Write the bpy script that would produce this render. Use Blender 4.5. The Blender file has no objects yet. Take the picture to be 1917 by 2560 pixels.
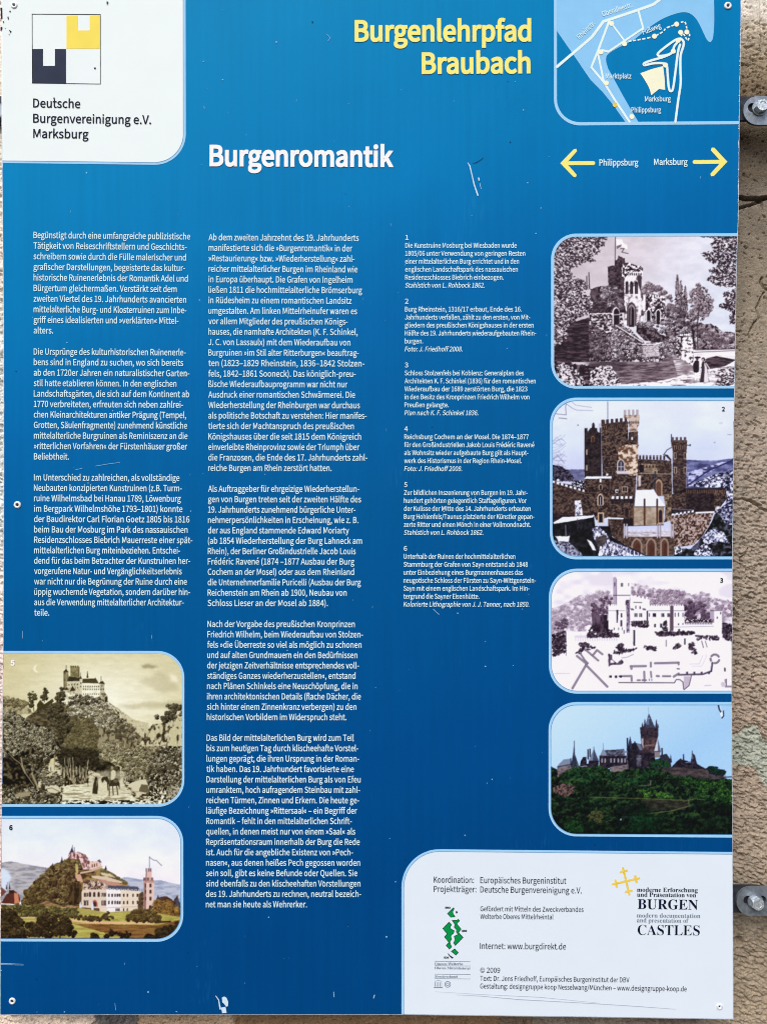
import bpy, math, os, random
import numpy as np
from mathutils.geometry import tessellate_polygon
from mathutils import Vector

# ------------------------------------------------------------------ camera, sky, sun, exposure
sc = bpy.context.scene
COL = sc.collection
PX = 0.00045            # metres of board per photograph pixel
D = 0.90                # camera distance in front of the board
CZ = 1.55               # camera height
cam = bpy.data.cameras.new('camera')
cam_o = bpy.data.objects.new('camera', cam); COL.objects.link(cam_o)
cam_o.location = (0, -D, CZ); cam_o.rotation_euler = (math.radians(90), 0, 0)
cam.sensor_fit = 'VERTICAL'; cam.sensor_height = 24
cam.lens = 12 / (1280 * PX / D)
cam.clip_start = 0.01; cam.clip_end = 500
sc.camera = cam_o
world = bpy.data.worlds.new('World'); sc.world = world; world.use_nodes = True
wn = world.node_tree
sky = wn.nodes.new('ShaderNodeTexSky'); sky.sky_type = 'NISHITA'; sky.sun_disc = False
SUN_EL, SUN_AZ = math.radians(47), math.radians(-163)   # azimuth from +Y, clockwise seen from above
sky.sun_elevation = SUN_EL; sky.sun_rotation = SUN_AZ
sky.dust_density = 3.0; sky.air_density = 1.0
wn.links.new(sky.outputs[0], wn.nodes['Background'].inputs[0])
wn.nodes['Background'].inputs[1].default_value = 0.135
sun = bpy.data.lights.new('sun', 'SUN'); sun.energy = 1.4; sun.angle = math.radians(35); sun.color = (1, 0.98, 0.95)
sun_o = bpy.data.objects.new('sun', sun); COL.objects.link(sun_o)
sd = Vector((math.sin(SUN_AZ) * math.cos(SUN_EL), math.cos(SUN_AZ) * math.cos(SUN_EL), math.sin(SUN_EL)))
sun_o.rotation_euler = sd.to_track_quat('Z', 'Y').to_euler(); sun_o.location = sd * 5
sc.cycles.filter_width = 1.0
sc.cycles.use_denoising = True; sc.cycles.denoising_prefilter = 'NONE'
sc.view_settings.view_transform = 'Standard'; sc.view_settings.look = 'None'
sc.view_settings.exposure = 0.31; sc.view_settings.gamma = 1.0
LIT = 1.0               # how bright a white print comes out: print colours are divided by this

random.seed(5); RNG = np.random.default_rng(11)

# ------------------------------------------------------------------ small helpers
def lin(c):
    c = np.asarray(c, float) / 255.0
    return np.where(c <= 0.04045, c / 12.92, ((c + 0.055) / 1.055) ** 2.4)
def plin(c):
    return np.clip(lin(c) / LIT, 0.0006, 0.9)
def W(px, py, d=0.0):
    """photograph pixel -> point of the vertical plane d metres behind the board's face"""
    k = (D + d) / D * PX
    return ((px - 958.5) * k, d, CZ + (1280 - py) * k)
DZ = 0.00009
def obj(name, verts, faces, mat, parent=None, smooth=False):
    me = bpy.data.meshes.new(name)
    base = np.array(parent.location) if parent is not None and parent.type == 'EMPTY' else (np.array(parent.parent.location) if parent is not None else np.zeros(3))
    v = np.asarray(verts, float) - base
    me.from_pydata(v.tolist(), [], [tuple(f) for f in faces])
    me.update()
    if smooth: me.polygons.foreach_set('use_smooth', [True] * len(me.polygons))
    me.materials.append(mat)
    o = bpy.data.objects.new(name, me); COL.objects.link(o)
    if parent is not None: o.parent = parent
    return o
def thing(name, label, cat, loc, group=None):
    o = bpy.data.objects.new(name, None); COL.objects.link(o); o.location = loc
    o.empty_display_size = 0.05
    o['label'] = label; o['category'] = cat
    if group: o['group'] = group
    return o
class Geo:
    def __init__(s): s.v = []; s.f = []
    def add(s, v, f):
        n = len(s.v); s.v += [tuple(p) for p in v]; s.f += [tuple(i + n for i in q) for q in f]
    def build(s, name, mat, parent=None, smooth=False): return obj(name, s.v, s.f, mat, parent, smooth)
def poly2(pts):
    """triangulate a px polygon (y down); returns faces looking at the camera"""
    tri = tessellate_polygon([[Vector((p[0], -p[1], 0)) for p in pts]])
    out = []
    for a, b, c in tri:
        A, B, C_ = pts[a], pts[b], pts[c]
        cr = (B[0] - A[0]) * -(C_[1] - A[1]) + (B[1] - A[1]) * (C_[0] - A[0])
        out.append((a, b, c) if cr > 0 else (a, c, b))
    return out
def flat(g, pts, layer):
    g.add([W(x, y, -layer * DZ) for x, y in pts], poly2(pts))
def stroke_pts(pts, w, closed=False):
    P = [np.array(p, float) for p in pts]; n = len(P); L = []; R = []
    for i in range(n):
        a = P[i - 1] if (i > 0 or closed) else None
        b = P[(i + 1) % n] if (i < n - 1 or closed) else None
        t1 = (P[i] - a) / max(1e-6, np.linalg.norm(P[i] - a)) if a is not None else None
        t2 = (b - P[i]) / max(1e-6, np.linalg.norm(b - P[i])) if b is not None else None
        if t1 is None: t1 = t2
        if t2 is None: t2 = t1
        n1 = np.array([-t1[1], t1[0]]); n2 = np.array([-t2[1], t2[0]])
        m = n1 + n2; m = m / max(1e-6, np.linalg.norm(m)); k = 1 / max(0.45, float(m @ n1))
        wi = w[i] if hasattr(w, '__len__') else w
        L.append(P[i] + m * k * wi / 2); R.append(P[i] - m * k * wi / 2)
    return L, R
def stroke(g, pts, w, layer, closed=False, cap=True):
    L, R = stroke_pts(pts, w, closed); n = len(pts); m = n if closed else n - 1
    vs = [W(p[0], p[1], -layer * DZ) for p in L] + [W(p[0], p[1], -layer * DZ) for p in R]
    g.add(vs, [(i, (i + 1) % n, n + (i + 1) % n, n + i) for i in range(m)])
    if cap and not closed:
        w0 = w[0] if hasattr(w, '__len__') else w
        w1 = w[-1] if hasattr(w, '__len__') else w
        for P, Q, ww, l_, r_ in ((pts[0], pts[1], w0, L[0], R[0]), (pts[-1], pts[-2], w1, R[-1], L[-1])):
            dx, dy = P[0] - Q[0], P[1] - Q[1]; a0 = math.atan2(l_[1] - P[1], l_[0] - P[0]); an = math.atan2(dy, dx)
            s = 1 if math.sin(an - a0) > 0 else -1
            c = [(P[0] + ww / 2 * math.cos(a0 + s * math.pi * k / 6), P[1] + ww / 2 * math.sin(a0 + s * math.pi * k / 6)) for k in range(7)]
            flat(g, c, layer)
def smooth_path(pts, n=6):
    P = [np.array(p, float) for p in pts]; P = [2 * P[0] - P[1]] + P + [2 * P[-1] - P[-2]]; out = []
    for i in range(1, len(P) - 2):
        for k in range(n):
            t = k / n; a, b, c, d = P[i - 1], P[i], P[i + 1], P[i + 2]
            out.append(tuple(0.5 * ((2 * b) + (-a + c) * t + (2 * a - 5 * b + 4 * c - d) * t * t + (-a + 3 * b - 3 * c + d) * t ** 3)))
    out.append(tuple(P[-2])); return out
def disc(g, x, y, r, layer, n=20):
    flat(g, [(x + r * math.cos(2 * math.pi * k / n), y + r * math.sin(2 * math.pi * k / n)) for k in range(n)], layer)

# ------------------------------------------------------------------ materials
def mat(name, rgb=None, rough=0.5, metal=0.0, spec=0.3, fine=0.0, fscale=400, bump=0.0, bscale=600, attr=None):
    m = bpy.data.materials.new(name); m.use_nodes = True; nt = m.node_tree; b = nt.nodes['Principled BSDF']
    b.inputs['Roughness'].default_value = rough; b.inputs['Metallic'].default_value = metal
    b.inputs['Specular IOR Level'].default_value = spec
    tc = nt.nodes.new('ShaderNodeTexCoord')
    if attr:
        a = nt.nodes.new('ShaderNodeAttribute'); a.attribute_name = attr; src = a.outputs['Color']
    else:
        r = nt.nodes.new('ShaderNodeRGB'); r.outputs[0].default_value = (*rgb, 1); src = r.outputs[0]
    if fine:
        n = nt.nodes.new('ShaderNodeTexNoise'); n.inputs['Scale'].default_value = fscale; n.inputs['Detail'].default_value = 4
        nt.links.new(tc.outputs['Object'], n.inputs['Vector'])
        mr = nt.nodes.new('ShaderNodeMapRange'); mr.inputs[1].default_value = 0.3; mr.inputs[2].default_value = 0.7
        mr.inputs[3].default_value = 1 - fine; mr.inputs[4].default_value = 1 + fine
        nt.links.new(n.outputs[0], mr.inputs[0])
        mx = nt.nodes.new('ShaderNodeVectorMath'); mx.operation = 'SCALE'
        nt.links.new(src, mx.inputs[0]); nt.links.new(mr.outputs[0], mx.inputs['Scale']); src = mx.outputs[0]
    nt.links.new(src, b.inputs['Base Color'])
    if bump:
        n = nt.nodes.new('ShaderNodeTexNoise'); n.inputs['Scale'].default_value = bscale; n.inputs['Detail'].default_value = 6
        nt.links.new(tc.outputs['Object'], n.inputs['Vector'])
        bp = nt.nodes.new('ShaderNodeBump'); bp.inputs['Strength'].default_value = bump; bp.inputs['Distance'].default_value = 0.001
        nt.links.new(n.outputs[0], bp.inputs['Height']); nt.links.new(bp.outputs[0], b.inputs['Normal'])
    return m
def pm(name, c, **k):
    return mat(name, tuple(plin(c)), rough=k.pop('rough', 0.42), spec=k.pop('spec', 0.06), fine=k.pop('fine', 0.03), fscale=k.pop('fscale', 60), **k)
M = {
 'white': pm('white_print', (234, 255, 255), fine=0.01, fscale=25), 'white_low': pm('cool_white_print', (222, 233, 255), fine=0.01, fscale=25),
 'text': pm('pale_lettering', (212, 240, 252), fine=0.05, fscale=30), 'head': pm('white_lettering', (242, 254, 255)),
 'yellow': pm('yellow_lettering', (255, 234, 128)), 'logo_yellow': pm('logo_yellow', (247, 222, 96)),
 'navy': pm('navy_ink', (14, 22, 48)), 'logo_black': pm('logo_black', (44, 52, 74), fine=0.1), 'ink': pm('black_ink', (10, 12, 20)),
 'border': pm('light_blue_print', (158, 208, 252)), 'border2': pm('mid_blue_line', (100, 150, 200)), 'mapblue': pm('map_blue_print', (140, 200, 242)),
 'road': pm('road_print', (226, 248, 255)), 'cream': pm('cream_print', (255, 244, 214)), 'gold': pm('gold_print', (234, 202, 84), fine=0.12, fscale=300),
 'green': pm('green_print', (6, 148, 72)), 'dkgreen': pm('dark_green_print', (8, 40, 28)), 'grey': pm('grey_ink', (110, 122, 140)),
 'scratch': pm('bare_scratch', (205, 225, 240)), 'scuff': pm('scuff_mark', (170, 175, 190)), 'speck': pm('pale_speck', (150, 200, 232)), 'dirt': pm('dark_speck', (30, 36, 52)),
 'alu': mat('aluminium_sheet', (0.62, 0.66, 0.7), rough=0.45, metal=0.3, fine=0.12, fscale=300),
 'rivet': mat('painted_rivet', (0.80, 0.82, 0.84), rough=0.35, metal=0.1, fine=0.1, fscale=900),
 'core': mat('dark_rivet_core', (0.02, 0.02, 0.022), rough=0.7),
 'zinc': mat('galvanised_steel', (0.25, 0.285, 0.33), rough=0.42, metal=0.55, fine=0.25, fscale=180, bump=0.25, bscale=500),
 'steel_dark': mat('weathered_steel', (0.035, 0.04, 0.052), rough=0.6, metal=0.4, fine=0.35, fscale=200, bump=0.4),
 'bolt': mat('bolt_steel', (0.60, 0.66, 0.70), rough=0.33, metal=0.55, fine=0.35, fscale=450, bump=0.6, bscale=400),
 'pic': mat('picture_print', attr='print', rough=0.45, spec=0.1),
}
def blue_mat():
    m = bpy.data.materials.new('blue_print'); m.use_nodes = True; nt = m.node_tree; b = nt.nodes['Principled BSDF']
    b.inputs['Roughness'].default_value = 0.45; b.inputs['Specular IOR Level'].default_value = 0.03
    tc = nt.nodes.new('ShaderNodeTexCoord'); sx = nt.nodes.new('ShaderNodeSeparateXYZ'); nt.links.new(tc.outputs['Object'], sx.inputs[0])
    H = 2600 * PX
    mr = nt.nodes.new('ShaderNodeMapRange'); mr.inputs[1].default_value = H; mr.inputs[2].default_value = 0.0
    nt.links.new(sx.outputs['Z'], mr.inputs[0])
    # a slight slant of the printed fade: darker towards the right
    sl = nt.nodes.new('ShaderNodeMath'); sl.operation = 'MULTIPLY_ADD'; sl.inputs[1].default_value = 0.30
    nt.links.new(sx.outputs['X'], sl.inputs[0]); nt.links.new(mr.outputs[0], sl.inputs[2])
    cr = nt.nodes.new('ShaderNodeValToRGB'); e = cr.color_ramp.elements
    stops = [(0.0, (4, 133, 189)), (0.08, (2, 128, 186)), (0.19, (0, 121, 182)), (0.325, (0, 102, 167)), (0.5, (0, 88, 148)), (0.75, (0, 74, 137)), (0.88, (0, 69, 129)), (1.0, (0, 68, 126))]
    e[0].position = stops[0][0]; e[0].color = (*plin(stops[0][1]), 1); e[1].position = 1.0; e[1].color = (*plin(stops[-1][1]), 1)
    for p, c in stops[1:-1]:
        q = e.new(p); q.color = (*plin(c), 1)
    nt.links.new(sl.outputs[0], cr.inputs[0])
    # faint vertical wipe streaks and cloudy wear
    mp = nt.nodes.new('ShaderNodeMapping'); mp.inputs['Scale'].default_value = (150, 1, 4); nt.links.new(tc.outputs['Object'], mp.inputs[0])
    n1 = nt.nodes.new('ShaderNodeTexNoise'); n1.inputs['Scale'].default_value = 1; n1.inputs['Detail'].default_value = 5; nt.links.new(mp.outputs[0], n1.inputs['Vector'])
    n2 = nt.nodes.new('ShaderNodeTexNoise'); n2.inputs['Scale'].default_value = 9; n2.inputs['Detail'].default_value = 5; nt.links.new(tc.outputs['Object'], n2.inputs['Vector'])
    a = nt.nodes.new('ShaderNodeMath'); a.operation = 'ADD'; nt.links.new(n1.outputs[0], a.inputs[0]); nt.links.new(n2.outputs[0], a.inputs[1])
    r2 = nt.nodes.new('ShaderNodeMapRange'); r2.inputs[1].default_value = 0.7; r2.inputs[2].default_value = 1.3; r2.inputs[3].default_value = 0.94; r2.inputs[4].default_value = 1.06
    nt.links.new(a.outputs[0], r2.inputs[0])
    s = nt.nodes.new('ShaderNodeVectorMath'); s.operation = 'SCALE'; nt.links.new(cr.outputs[0], s.inputs[0]); nt.links.new(r2.outputs[0], s.inputs['Scale'])
    # pale dusty haze of fine scratches, strongest in patches
    mp3 = nt.nodes.new('ShaderNodeMapping'); mp3.inputs['Scale'].default_value = (500, 1, 45); mp3.inputs['Rotation'].default_value = (0, 0.12, 0); nt.links.new(tc.outputs['Object'], mp3.inputs[0])
    n3 = nt.nodes.new('ShaderNodeTexNoise'); n3.inputs['Scale'].default_value = 1; n3.inputs['Detail'].default_value = 2; nt.links.new(mp3.outputs[0], n3.inputs['Vector'])
    n4 = nt.nodes.new('ShaderNodeTexNoise'); n4.inputs['Scale'].default_value = 14; n4.inputs['Detail'].default_value = 3; nt.links.new(tc.outputs['Object'], n4.inputs['Vector'])
    mu = nt.nodes.new('ShaderNodeMath'); mu.operation = 'MULTIPLY'; nt.links.new(n3.outputs[0], mu.inputs[0]); nt.links.new(n4.outputs[0], mu.inputs[1])
    r3 = nt.nodes.new('ShaderNodeMapRange'); r3.inputs[1].default_value = 0.36; r3.inputs[2].default_value = 0.55; r3.inputs[3].default_value = 0; r3.inputs[4].default_value = 0.14
    nt.links.new(mu.outputs[0], r3.inputs[0])
    mx = nt.nodes.new('ShaderNodeMix'); mx.data_type = 'RGBA'; nt.links.new(r3.outputs[0], mx.inputs[0]); nt.links.new(s.outputs[0], mx.inputs[6]); mx.inputs[7].default_value = (*plin((50, 150, 205)), 1)
    nt.links.new(mx.outputs[2], b.inputs['Base Color'])
    bn = nt.nodes.new('ShaderNodeTexNoise'); bn.inputs['Scale'].default_value = 120; bn.inputs['Detail'].default_value = 3; nt.links.new(tc.outputs['Object'], bn.inputs['Vector'])
    bp = nt.nodes.new('ShaderNodeBump'); bp.inputs['Strength'].default_value = 0.05; bp.inputs['Distance'].default_value = 0.001
    nt.links.new(bn.outputs[0], bp.inputs['Height']); nt.links.new(bp.outputs[0], b.inputs['Normal'])
    return m
M['blue'] = blue_mat()
M['wall'] = mat('old_wall_plaster', attr='plaster', rough=0.92, spec=0.15, fine=0.2, fscale=420, bump=1.0, bscale=520)

# ------------------------------------------------------------------ noise for relief and prints
class Noise:
    def __init__(s, seed): s.t = np.random.default_rng(seed).random((256, 256))
    def __call__(s, x, y):
        xi = np.floor(x).astype(int); yi = np.floor(y).astype(int); fx = x - xi; fy = y - yi
        fx = fx * fx * (3 - 2 * fx); fy = fy * fy * (3 - 2 * fy)
        a = s.t[xi & 255, yi & 255]; b = s.t[(xi + 1) & 255, yi & 255]; c = s.t[xi & 255, (yi + 1) & 255]; d = s.t[(xi + 1) & 255, (yi + 1) & 255]
        return (a * (1 - fx) + b * fx) * (1 - fy) + (c * (1 - fx) + d * fx) * fy
NS = [Noise(i) for i in range(16)]
def fbm(x, y, k=0, o=3, g=0.55):
    r = 0; a = 1; t = 0
    for i in range(o):
        r = r + a * NS[(k + i) % 16](x * 2 ** i + 17.3 * i, y * 2 ** i + 5.1 * i); t += a; a *= g
    return r / t

# ------------------------------------------------------------------ the wall behind
WD = 0.045
CR = [([(1800, 496), (1847, 496), (1860, 499), (1890, 499), (1925, 493), (1990, 488)], 3.2, 12), ([(1840, 522), (1860, 516), (1875, 513), (1890, 507), (1905, 502)], 2.4, 8),
      ([(1903, 508), (1904, 518), (1906, 530)], 1.6, 3), ([(1904, 695), (1901, 707), (1908, 718), (1925, 728)], 2.4, 4),
      ([(1908, 732), (1896, 756), (1889, 770), (1893, 790), (1894, 798), (1884, 808), (1877, 822), (1870, 837), (1872, 845)], 2.0, 4),
      ([(1860, 784), (1858, 796), (1860, 810), (1853, 818), (1852, 828), (1836, 828)], 1.4, 2.5),
      ([(1895, 1188), (1893, 1210), (1888, 1230)], 2.2, 3), ([(1833, 1250), (1858, 1247), (1884, 1257), (1900, 1272), (1925, 1280)], 2.4, 4),
      ([(1869, 1372), (1862, 1388), (1850, 1397), (1853, 1415), (1849, 1440)], 2.0, 4), ([(1826, 1447), (1840, 1445), (1852, 1448)], 2.6, 4),
      ([(1850, 1482), (1849, 1505)], 1.4, 2), ([(1843, 1506), (1840, 1520), (1834, 1533), (1845, 1546)], 2.2, 4),
      ([(1826, 1836), (1848, 1831), (1862, 1818), (1872, 1822), (1880, 1813), (1896, 1812), (1900, 1830), (1918, 1864)], 2.2, 4),
      ([(1843, 1916), (1842, 1930), (1836, 1937)], 2.0, 4), ([(1867, 1700), (1890, 1690), (1925, 1688)], 1.8, 2),
      ([(1830, 2357), (1842, 2352), (1851, 2351), (1850, 2358)], 6, 8), ([(1856, 2372), (1866, 2382), (1874, 2388)], 2, 3),
      ([(1900, 2185), (1908, 2190), (1915, 2184)], 3, 3),
      ([(252, 2535), (256, 2550), (252, 2570)], 5, 6), ([(586, 2535), (592, 2550), (590, 2575)], 5, 6), ([(1310, 2552), (1313, 2575)], 2, 4),
      ([(1415, 2545), (1440, 2552), (1470, 2549)], 3, 5), ([(1590, 2552), (1640, 2551), (1700, 2556), (1740, 2552)], 3.5, 6),
      ([(-10, 236), (30, 238)], 3, 5), ([(-10, 318), (30, 316)], 3, 5)]
def relief(px, py):
    """height towards the viewer, metres"""
    u, v = px * 0.06, py * 0.06
    h = 0.0045 * (fbm(u * 0.10, v * 0.10, 3, 3) - 0.5) + 0.0022 * (fbm(u * 0.4, v * 0.4, 6, 2) - 0.5)
    rough = np.clip(0.06 + (py - 700) / 700, 0.06, 1.0)
    rough = np.where((py < 250) & (py > 55), 0.6, np.where(py <= 55, 0.05, rough)); rough = np.where(px < 900, np.maximum(rough, 0.8), rough)
    rough = np.where((py > 2500) & (px > 590) & (px < 1240), 0.35, rough)
    a = px * 0.90 + py * 0.42; b = -px * 0.42 + py * 0.90           # trowel strokes running down to the right
    n = fbm(a * 0.09, b * 0.17, 1, 3, 0.6)
    h = h + (0.15 + 0.85 * rough) * 0.0044 * (n - 0.5)
    p = fbm(a * 0.13 + 40, b * 0.26, 9, 2, 0.4); th = 0.76 - 0.14 * rough
    h = h - 0.0030 * np.clip((p - th) / 0.10, 0, 1)
    lump = fbm(a * 0.11 + 7, b * 0.2 + 70, 4, 2, 0.4); h = h + 0.0012 * rough * np.clip((lump - 0.60) / 0.12, 0, 1)
    h = h + 0.024 / (1 + np.exp((px - 275) / 14.0))                 # added swell: brings the left side forward to lessen the board's shadow
    h = h + np.where(px > 900, 0.0035 / (1 + np.exp((py - 497) / 1.2)), 0)     # the course above the joint stands proud
    h = h + 0.0025 * np.exp(-((px - 1893 - 0.03 * (py - 150)) / 3.0) ** 2) * np.clip((170 - py) / 80, 0, 1)
    for pts, w, dep in CR:
        xs = [p[0] for p in pts]; ys = [p[1] for p in pts]
        mk = (px > min(xs) - 15) & (px < max(xs) + 15) & (py > min(ys) - 15) & (py < max(ys) + 15)
        if not mk.any(): continue
        X, Y = px[mk] + 3 * (fbm(px[mk] * 0.15, py[mk] * 0.15, 5, 2) - 0.5), py[mk] + 3 * (fbm(px[mk] * 0.15, py[mk] * 0.15, 8, 2) - 0.5); dd = np.full(X.shape, 1e9)
        for (x0, y0), (x1, y1) in zip(pts, pts[1:]):
            t = np.clip(((X - x0) * (x1 - x0) + (Y - y0) * (y1 - y0)) / ((x1 - x0) ** 2 + (y1 - y0) ** 2), 0, 1)
            dd = np.minimum(dd, np.hypot(X - x0 - t * (x1 - x0), Y - y0 - t * (y1 - y0)))
        h[mk] -= dep * 0.0013 * np.clip(1.3 - dd / (w * 1.15), 0, 1)
    return h
def inpoly(X, Y, pts):
    ins = np.zeros(X.shape, bool); n = len(pts)
    for i in range(n):
        x0, y0 = pts[i]; x1, y1 = pts[(i + 1) % n]
        if y0 == y1: continue
        c = ((y0 > Y) != (y1 > Y)); ins ^= c & (X < (x1 - x0) * (Y - y0) / (y1 - y0) + x0)
    return ins
PATCH = [(1800, 1842), (1830, 1838), (1850, 1832), (1862, 1818), (1893, 1814), (1900, 1835), (1925, 1866), (1960, 1900), (1960, 1960), (1905, 1966), (1890, 1925), (1885, 1915), (1845, 1912), (1800, 1908)]
def plaster(px, py):
    n = px.shape[0]; c = np.zeros((n, 3))
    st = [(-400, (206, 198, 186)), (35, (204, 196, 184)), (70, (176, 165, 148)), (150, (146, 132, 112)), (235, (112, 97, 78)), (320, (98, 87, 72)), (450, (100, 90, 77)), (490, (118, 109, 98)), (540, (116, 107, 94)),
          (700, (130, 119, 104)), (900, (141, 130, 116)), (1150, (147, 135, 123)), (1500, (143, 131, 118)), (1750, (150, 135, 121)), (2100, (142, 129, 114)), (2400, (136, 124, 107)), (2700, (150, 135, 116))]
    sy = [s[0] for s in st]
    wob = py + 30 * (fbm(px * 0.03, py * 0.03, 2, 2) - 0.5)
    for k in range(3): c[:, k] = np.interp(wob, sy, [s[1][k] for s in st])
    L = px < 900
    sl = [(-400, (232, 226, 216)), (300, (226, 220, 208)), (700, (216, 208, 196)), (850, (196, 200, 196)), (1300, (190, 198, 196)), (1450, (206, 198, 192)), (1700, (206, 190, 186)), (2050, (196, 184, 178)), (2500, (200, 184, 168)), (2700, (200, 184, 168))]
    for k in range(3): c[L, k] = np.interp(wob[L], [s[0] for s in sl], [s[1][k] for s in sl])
    wx = px + 14 * (fbm(px * 0.08, py * 0.08, 4, 2) - 0.5)
    bot = (py > 2440)
    for a, b, col in ((252, 345, (112, 108, 106)), (345, 590, (168, 146, 122)), (590, 1245, (124, 100, 76)), (1245, 1330, (112, 96, 80)), (1330, 1760, (128, 116, 104))):
        m_ = bot & (wx > a) & (wx <= b); c[m_] = col
    p = inpoly(px + 8 * (fbm(px * .1, py * .1, 7, 2) - .5), py + 8 * (fbm(px * .1, py * .1, 10, 2) - .5), PATCH); c[p] = (146, 150, 138)
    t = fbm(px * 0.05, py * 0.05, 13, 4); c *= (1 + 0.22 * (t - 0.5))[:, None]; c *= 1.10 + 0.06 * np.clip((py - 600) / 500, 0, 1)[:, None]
    return c
def wall():
    g = Geo(); cols = []
    fine_r = np.arange(1800, 2010, 2.0); fine_l = np.arange(-60, 46, 2.2)
    def coarse(a, b, s): return np.linspace(a, b, max(2, int((b - a) / s) + 1))
    yt = np.arange(-40, 2600, 2.1); yb = yt[yt > 2500]; ym = np.r_[-40.0, coarse(-10, 2490, 25), yb[0]]
    blocks = [(fine_r, yt), (fine_l, yt), (np.r_[fine_l[-1], np.arange(48, 1799, 2.3), 1800.0], yb), (coarse(fine_l[-1], 1800, 25), ym),
              (coarse(-600, fine_l[0], 5), coarse(-500, 3100, 5)), (coarse(fine_r[-1], 2600, 5), coarse(-500, 3100, 5)),
              (coarse(fine_l[0], fine_r[-1], 12), coarse(-500, yt[0], 12)), (coarse(fine_l[0], fine_r[-1], 12), coarse(yt[-1], 3100, 12))]
    V = []; F = []; base = 0
    for xs, ys in blocks:
        X, Y = np.meshgrid(xs, ys); x = X.ravel(); y = Y.ravel(); h = relief(x, y); k = (D + WD) / D * PX
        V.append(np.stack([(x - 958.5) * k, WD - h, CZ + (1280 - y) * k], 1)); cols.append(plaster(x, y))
        nx, ny = len(xs), len(ys); i = np.arange(nx * ny).reshape(ny, nx) + base
        F.append(np.stack([i[1:, :-1], i[1:, 1:], i[:-1, 1:], i[:-1, :-1]], -1).reshape(-1, 4)); base += nx * ny
    V = np.concatenate(V); F = np.concatenate(F); C_ = np.concatenate(cols)
    # body of the wall behind its face
    k = (D + WD) / D * PX; x0, x1 = (-600 - 958.5) * k, (2600 - 958.5) * k; z1, z0 = CZ + (1280 + 500) * k, CZ + (1280 - 3100) * k
    bx = [(x0, WD + .01, z0), (x1, WD + .01, z0), (x1, WD + .01, z1), (x0, WD + .01, z1), (x0, WD + .3, z0), (x1, WD + .3, z0), (x1, WD + .3, z1), (x0, WD + .3, z1)]
    me = fast_mesh('plaster_wall', np.r_[V, np.array(bx)], np.r_[F, np.array([(5, 4, 7, 6), (0, 3, 7, 4), (1, 5, 6, 2), (3, 2, 6, 7), (0, 4, 5, 1)]) + len(V)],
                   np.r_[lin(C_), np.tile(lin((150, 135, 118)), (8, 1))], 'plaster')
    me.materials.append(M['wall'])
    o = bpy.data.objects.new('plaster_wall', me); COL.objects.link(o)
    o['label'] = 'old cracked beige plaster wall with a rough patchy surface behind the blue board'; o['category'] = 'wall'
def fast_mesh(name, V, F, C_, attr):
    me = bpy.data.meshes.new(name); n = len(V); f = len(F)
    me.vertices.add(n); me.vertices.foreach_set('co', V.astype(np.float32).ravel())
    me.loops.add(f * 4); me.loops.foreach_set('vertex_index', F.astype(np.int32).ravel())
    me.polygons.add(f); me.polygons.foreach_set('loop_start', np.arange(f, dtype=np.int32) * 4)
    me.update(calc_edges=True)
    a = me.color_attributes.new(attr, 'FLOAT_COLOR', 'POINT')
    a.data.foreach_set('color', np.c_[C_, np.ones(n)].astype(np.float32).ravel()); me.validate(); return me
wall()

# ------------------------------------------------------------------ the board: sheet and frames
LE = [(-30, 4), (60, 4.5), (75, 2.5), (90, 4), (200, 4), (400, 5.5), (600, 7.5), (800, 9.5), (1200, 10), (1400, 9.5), (1640, 8.5), (1800, 6.5), (2000, 5), (2200, 3), (2340, 1.5), (2540, 1)]
RE = [(-30, 1852), (100, 1850.5), (200, 1849), (300, 1847.5), (440, 1846), (550, 1844.7), (640, 1841), (800, 1838), (960, 1835.7), (1100, 1833), (1360, 1830.4), (1600, 1829.5), (1760, 1828.8), (2160, 1830.8), (2549, 1832.6)]
def ledge(y): return float(np.interp(y, [p[0] for p in LE], [p[1] for p in LE]))
def redge(y): return float(np.interp(y, [p[0] for p in RE], [p[1] for p in RE]))
def bot(x): return float(np.interp(x, [0, 1000, 1277, 1500, 1833], [2537.3, 2537, 2540.7, 2543.5, 2549]))
board = thing('information_board', 'blue printed information board with white text columns and castle pictures, hung before the wall', 'information board', W(940, 2549))
def outline(inset, jit, seed):
    r = random.Random(seed); p = []
    for y in range(-30, 2530, 9): p.append((redge(y) - inset - jit * max(0, r.gauss(0, .6)) * (1.6 if y < 600 else 0.5), y))
    p.append((redge(2549) - inset, bot(1833) - inset))
    for x in range(1815, 10, -12): p.append((x, bot(x) - inset - jit * 0.4 * max(0, r.gauss(0, .6))))
    p.append((ledge(2540) + inset, bot(0) - inset))
    for y in range(2520, -31, -9): p.append((ledge(y) + inset + jit * max(0, r.gauss(0, .6)) * (1.8 if y < 420 else 0.4), y))
    return p
# the aluminium sheet, 3 mm thick
g = Geo(); p = outline(0, 0.25, 1); n = len(p); fr = poly2(p)
g.add([W(x, y, 0) for x, y in p], fr); g.add([(a, 0.003, c) for a, b, c in (W(x, y, 0) for x, y in p)], [f[::-1] for f in fr])
g.f += [(i, i + n, (i + 1) % n + n, (i + 1) % n) for i in range(n)]
g.build('panel', M['alu'], board)
g = Geo(); flat(g, outline(1.1, 1.0, 2), 1); g.build('blue_print', M['blue'], board)
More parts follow.
